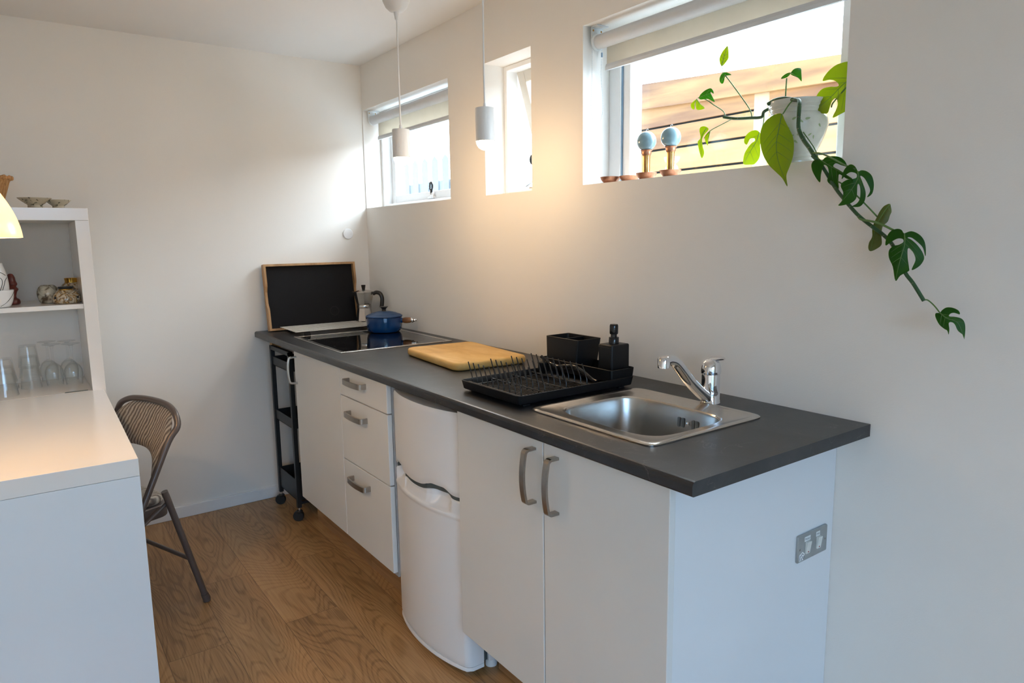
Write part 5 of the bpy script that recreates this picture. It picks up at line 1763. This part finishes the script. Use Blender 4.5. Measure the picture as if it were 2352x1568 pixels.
for ph in (0, PI):
    tube(bm, [(bcn[0] + (0.090 + 0.004 * math.cos(9 * a + ph)) * math.cos(a), bcn[1] + (0.090 + 0.004 * math.cos(9 * a + ph)) * math.sin(a), bcn[2] + 0.117 + 0.004 * math.sin(9 * a + ph)) for a in [2 * PI * k / 120 for k in range(120)]], 0.0055, 8, closed=True)
obj('braided_rim', bm, RATTAN, bg, True)

ZS = 1.119
crock('glazed_jar', 'dark grey-brown marbled round jar on the upper shelf, left of the gold-necked jar', 'jar', (0.235, -1.5215, ZS), [(0.026, 0), (0.032, 0.006), (0.0385, 0.030), (0.0390, 0.045), (0.034, 0.062), (0.024, 0.073), (0.020, 0.074), (0.017, 0.070), (0.0001, 0.068)], MOTGR)
crock('glazed_jar', 'gold-necked marbled jar behind the low slotted jar on the upper shelf', 'jar', (0.160, -1.4330, ZS), [(0.030, 0), (0.042, 0.012), (0.047, 0.034), (0.044, 0.054), (0.034, 0.070), (0.0255, 0.0765), (0.0245, 0.078), (0.0001, 0.078)], MOTBR,
      [('gold_neck', [(0.0235, 0.0782), (0.0240, 0.088), (0.0255, 0.096), (0.0235, 0.0965), (0.0215, 0.0900)], GOLD)])
j3 = crock('glazed_jar', 'low brown and gold marbled jar with a dark slot mouth on the upper shelf', 'jar', (0.300, -1.4625, ZS), [(0.042, 0), (0.048, 0.005), (0.0505, 0.018), (0.046, 0.036), (0.034, 0.050), (0.0255, 0.055), (0.0001, 0.055)], MOTBR,
           [('gold_collar', [(0.0245, 0.0552), (0.0250, 0.058), (0.0240, 0.0585)], GOLD), ('dark_mouth', [(0.0225, 0.0587), (0.0260, 0.062), (0.0270, 0.0675), (0.0255, 0.0678)], DARKIN)])
for yy, xx in ((-0.038, 0.028), (0.036, 0.032)):
    bm = LT((0, 0, 0), [(0.008, 0), (0.007, 0.002), (0.0001, 0.003)], n=4)
    a = math.atan2(yy, xx)
    xform(bm, Matrix.Translation(V(0.300 + 0.0478 * math.cos(a), -1.4625 + 0.0478 * math.sin(a), ZS + 0.024)) @ Matrix.Rotation(a, 4, 'Z') @ Matrix.Rotation(PI / 2, 4, 'Y'))
    obj('dark_opening', bm, DARKIN, j3)


def wire_line(parent, cx, cy, rz, pts, r=0.0011):
    """painted hairline on a turned surface: pts = (angle deg, z); rz(z) gives the radius"""
    bm = bmesh.new()
    P = smooth_path([V(a, z, 0) for a, z in pts], 8)
    tube(bm, [V(cx + rz(p.y) * math.cos(math.radians(p.x)), cy + rz(p.y) * math.sin(math.radians(p.x)), p.y + parent_z) for p in P], r, 5)
    obj('painted_line', bm, LINEDK, parent, True)


parent_z = ZS
wb = crock('white_bowl', 'white bowl with thin dark painted lines at the left end of the upper shelf', 'bowl', (0.325, -1.6920, ZS), [(0.035, 0), (0.044, 0.004), (0.054, 0.028), (0.0585, 0.062), (0.0565, 0.062), (0.050, 0.028), (0.0001, 0.008)], CERAMW)
wire_line(wb, 0.325, -1.6920, lambda z: (0.044 + (z - 0.004) / 0.024 * 0.010) + 0.0003 if z < 0.028 else 0.054 + (z - 0.028) / 0.034 * 0.0045 + 0.0003, [(15, 0.006), (35, 0.018), (58, 0.040), (78, 0.058)])
wc = crock('white_cup', 'white cup with dark painted lines upside down on the white bowl', 'cup', (0.325, -1.6920, ZS + 0.0625), [(0.045, 0), (0.0455, 0.03), (0.041, 0.07), (0.033, 0.100), (0.030, 0.108), (0.0001, 0.108)], CERAMW)
parent_z = ZS + 0.0625
wire_line(wc, 0.325, -1.6920, lambda z: 0.0460 - max(0, z - 0.03) * 0.112 if z < 0.07 else 0.0415 - (z - 0.07) * 0.26, [(20, 0.002), (35, 0.040), (15, 0.058), (-20, 0.060)])
wire_line(wc, 0.325, -1.6920, lambda z: 0.0460 - max(0, z - 0.03) * 0.112 if z < 0.07 else 0.0415 - (z - 0.07) * 0.26, [(30, 0.004), (50, 0.040), (70, 0.052)])
wire_line(wc, 0.325, -1.6920, lambda z: 0.0465 - max(0, z - 0.03) * 0.112 if z < 0.07 else 0.0420 - (z - 0.07) * 0.26, [(0, 0.088), (30, 0.074), (60, 0.060)])
crock('carved_figure', 'dark red carved figure behind the white bowl on the upper shelf', 'figurine', (0.215, -1.640, ZS), [(0.018, 0), (0.024, 0.006), (0.022, 0.02), (0.012, 0.03), (0.016, 0.05), (0.022, 0.062), (0.015, 0.072), (0.020, 0.082), (0.016, 0.095), (0.014, 0.11), (0.008, 0.122), (0.0001, 0.125)], REDWD)

# glasses, all standing upside down on the shelf board level with the desk
def ribbed(r0, r1, h, wall=0.0016, ribs=14, foot=0.005):
    out = []
    for i in range(ribs * 4 + 1):
        t = i / (ribs * 4)
        k = 0.00045 * math.cos(2 * PI * i / 4) if 0.04 < t < 0.8 else 0
        out.append((r0 + (r1 - r0) * t + k, h * t))
    ins = [(r1 - 0.003, h - foot), (r0 - wall, 0.0)]
    return out + [(0.0001, h)], ins


def tumbler(x, y, z, r0, r1, h, label, group, ribs=14):
    o_, ins = ribbed(r0, r1, h, ribs=ribs)
    prof = [(r0 - 0.0016, 0.0)] + o_
    bm = LT((x, y, z), prof, n=48)
    lathe(bm, (x, y, z), [(r0 - 0.0016, 0.0), (r1 - 0.0030, h - 0.006), (0.0001, h - 0.006)], n=48)
    return tag(obj('glass_tumbler', bm, GLASS, None, True, base=(x, y, z)), label, 'glass', group)


t0 = tumbler(0.170, -1.6125, ZD + 0.0002, 0.0380, 0.0300, 0.090, 'ribbed glass tumbler, lowest of the tall upturned stack', 'ribbed tumblers stacked upside down')
for k, lab in ((1, 'ribbed glass tumbler, middle of the tall upturned stack'), (2, 'ribbed glass tumbler, topmost of the tall upturned stack')):
    q = t0.copy()
    COL.objects.link(q)
    q.location = (0.170, -1.6125, ZD + 0.0002 + 0.045 * k)
    q['label'] = lab
t1 = tumbler(0.290, -1.7000, ZD + 0.0002, 0.0450, 0.0320, 0.095, 'smooth glass tumbler, lower of the upturned pair at the left edge', 'smooth tumblers at the left edge', ribs=1)
q = t1.copy()
COL.objects.link(q)
q.location = (0.290, -1.7000, ZD + 0.0002 + 0.055)
q['label'] = 'smooth glass tumbler, upper of the upturned pair at the left edge'
q = t1.copy()
COL.objects.link(q)
q.location = (0.130, -1.6990, ZD + 0.0002)
q['label'] = 'smooth glass tumbler behind the upturned pair at the left edge'

wg = thing('wine_glass', 'upturned wine glass on the left in the front pair', 'glass', (0.175, -1.5290, ZD), 'upturned wine glasses')
wgc = (0.175, -1.5290, ZD + 0.0002)
bm = LT(wgc, [(0.0300, 0), (0.0320, 0.020), (0.0345, 0.045), (0.0330, 0.065), (0.0255, 0.082), (0.0150, 0.092), (0.0060, 0.097)], n=48)
lathe(bm, wgc, [(0.0288, 0), (0.0308, 0.020), (0.0333, 0.045), (0.0318, 0.064), (0.0243, 0.080), (0.0130, 0.089), (0.0001, 0.092)], n=48)
obj('bowl', bm, GLASS, wg, True)
obj('stem', LT(wgc, [(0.0062, 0.0975), (0.0045, 0.105), (0.0038, 0.125), (0.0042, 0.155), (0.0075, 0.168)], n=20, cap0=True, cap1=True), GLASS, wg, True)
obj('foot', LT(wgc, [(0.0076, 0.1682), (0.0200, 0.1735), (0.0340, 0.1755), (0.0340, 0.1765), (0.0001, 0.1768)], n=48, cap0=True), GLASS, wg, True)
dup(wg, (0.205, -1.4620, ZD), 'upturned wine glass on the right in the front pair')
dup(wg, (0.060, -1.5420, ZD), 'upturned wine glass on the left in the back pair')
dup(wg, (0.090, -1.4700, ZD), 'upturned wine glass on the right in the back pair')

# ================================================================ FOLDING CHAIR
th_ = math.radians(21)
F_ = V(math.sin(th_), -math.cos(th_), 0)        # facing
U_ = V(-math.cos(th_), -math.sin(th_), 0)       # from the near side to the far side
BP = V(0.934, -1.161, 0)
CW = 0.44


def cp(t, s, z):
    return BP + F_ * t + U_ * s + V(0, 0, z)


chg = thing('folding_chair', 'brown metal folding chair with a striped corduroy back, tucked behind the desk', 'chair', tuple(cp(0.2, CW / 2, 0)))
# front legs and back hoop are one bent tube
sl = lambda z: 0.036 + (0.725 - z) * 0.535
N0, N1 = 0.006, CW - 0.006
half = [(0.015, 0), (0.3, 0), (0.50, 0), (0.645, 0)]
path = [cp(sl(z), N0, z) for z, _ in half] + [cp(0.038, N0 + 0.003, 0.692), cp(0.028, N0 + 0.025, 0.732), cp(0.018, N0 + 0.075, 0.754), cp(0.012, N0 + 0.14, 0.762), cp(0.010, CW / 2, 0.764),
        cp(0.012, N1 - 0.14, 0.762), cp(0.018, N1 - 0.075, 0.754), cp(0.028, N1 - 0.025, 0.732), cp(0.038, N1 - 0.003, 0.692)] + [cp(sl(z), N1, z) for z, _ in reversed(half)]
bm = bmesh.new()
tube(bm, smooth_path(path, 5), 0.0115, 14)
obj('hoop_frame', bm, CHAIRM, chg, True)
for s in (-0.017, CW + 0.017):
    bm = bmesh.new()
    tube(bm, [cp(0.122, s, 0.478), cp(0.116, s, 0.458), cp(0.002, s, 0.028)], 0.0115, 14)
    lg = obj('rear_leg', bm, CHAIRM, chg, True)
    bm = bmesh.new()
    tube(bm, [cp(0.004, s, 0.034), cp(-0.003, s, 0.014), cp(-0.004, s, 0.002)], [0.0135, 0.0145, 0.0140], 14)
    obj('rubber_foot', bm, CHAIRM, lg, True)
for s in (N0, N1):
    bm = bmesh.new()
    tube(bm, [cp(sl(0.034), s, 0.034), cp(sl(0.010), s, 0.002)], [0.0135, 0.0140], 14)
    obj('rubber_foot', bm, CHAIRM, chg, True)
bm = bmesh.new()
tube(bm, [cp(0.044, -0.017, 0.190), cp(0.044, CW + 0.017, 0.190)], 0.008, 10)
obj('cross_bar', bm, CHAIRM, chg, True)
bm = bmesh.new()
tube(bm, [cp(sl(0.2), 0, 0.2), cp(sl(0.2), CW, 0.2)], 0.008, 10)
obj('cross_bar', bm, CHAIRM, chg, True)
# linkage straps
for s in (-0.006, CW + 0.006):
    bm = bmesh.new()
    tube(bm, [cp(0.108, s, 0.430), cp(0.150, s, 0.405), cp(0.200, s, 0.375)], [0.0075, 0.0065, 0.006], 8)
    lathe(bm, tuple(cp(0.105, s, 0.438)), [(0.007, -0.006), (0.008, 0), (0.007, 0.006)], n=14, cap0=True, cap1=True)
    obj('linkage', bm, CHAIRM, chg, True)
# seat: frame rail and padded cushion
sv = [(0.105, 0.03), (0.50, 0.03), (0.50, CW - 0.03), (0.105, CW - 0.03)]


def seatbox(t0, t1, s0, s1, z0, z1, r, ch, k=6):
    bm = rprism(bmesh.new(), t0, t1, s0, s1, z0, z1, r, k=k, ch=ch)
    for v in bm.verts:
        q = cp(v.co.x, v.co.y, v.co.z)
        v.co = q
    return bm


bm = seatbox(0.072, 0.46, 0.030, CW - 0.030, 0.366, 0.414, 0.045, 0.006)
st_ = obj('seat_pan', bm, CHAIRM, chg, True)
bm = seatbox(0.082, 0.455, 0.036, CW - 0.036, 0.4145, 0.450, 0.045, 0.015)
obj('seat_cushion', bm, CORD, chg, True)
# back pad: curved shell between the uprights, arched lower edge
bm = bmesh.new()
NS, NZ = 36, 16
front, back = [], []
for i in range(NS + 1):
    u = i / NS
    s = 0.016 + (CW - 0.032) * u
    e = abs(2 * u - 1)
    ztop = 0.752 - 0.070 * e ** 5 - 0.006 * e ** 2
    zbot = 0.602 - 0.085 * e ** 3.0
    cf, cb = [], []
    for j in range(NZ + 1):
        v = j / NZ
        z = zbot + (ztop - zbot) * v
        t = sl(z) if z < 0.70 else sl(0.70) - (z - 0.70) * 0.45
        ed = min(1.0, min(v, 1 - v) * 6, (1 - e) * 8 + 0.15)
        puff = 0.013 * math.sqrt(max(0.02, ed))
        cur = -0.030 * (1 - e * e)
        cf.append(bm.verts.new(cp(t + cur + puff, s, z)))
        cb.append(bm.verts.new(cp(t + cur - puff * 0.7, s, z)))
    front.append(cf)
    back.append(cb)
for i in range(NS):
    for j in range(NZ):
        bm.faces.new((front[i][j], front[i + 1][j], front[i + 1][j + 1], front[i][j + 1]))
        bm.faces.new((back[i][j], back[i][j + 1], back[i + 1][j + 1], back[i + 1][j]))
    bm.faces.new((front[i][0], back[i][0], back[i + 1][0], front[i + 1][0]))
    bm.faces.new((front[i][-1], front[i + 1][-1], back[i + 1][-1], back[i][-1]))
for i in (0, NS):
    for j in range(NZ):
        bm.faces.new((front[i][j], front[i][j + 1], back[i][j + 1], back[i][j]))
obj('backrest', bm, CORD, chg, True)
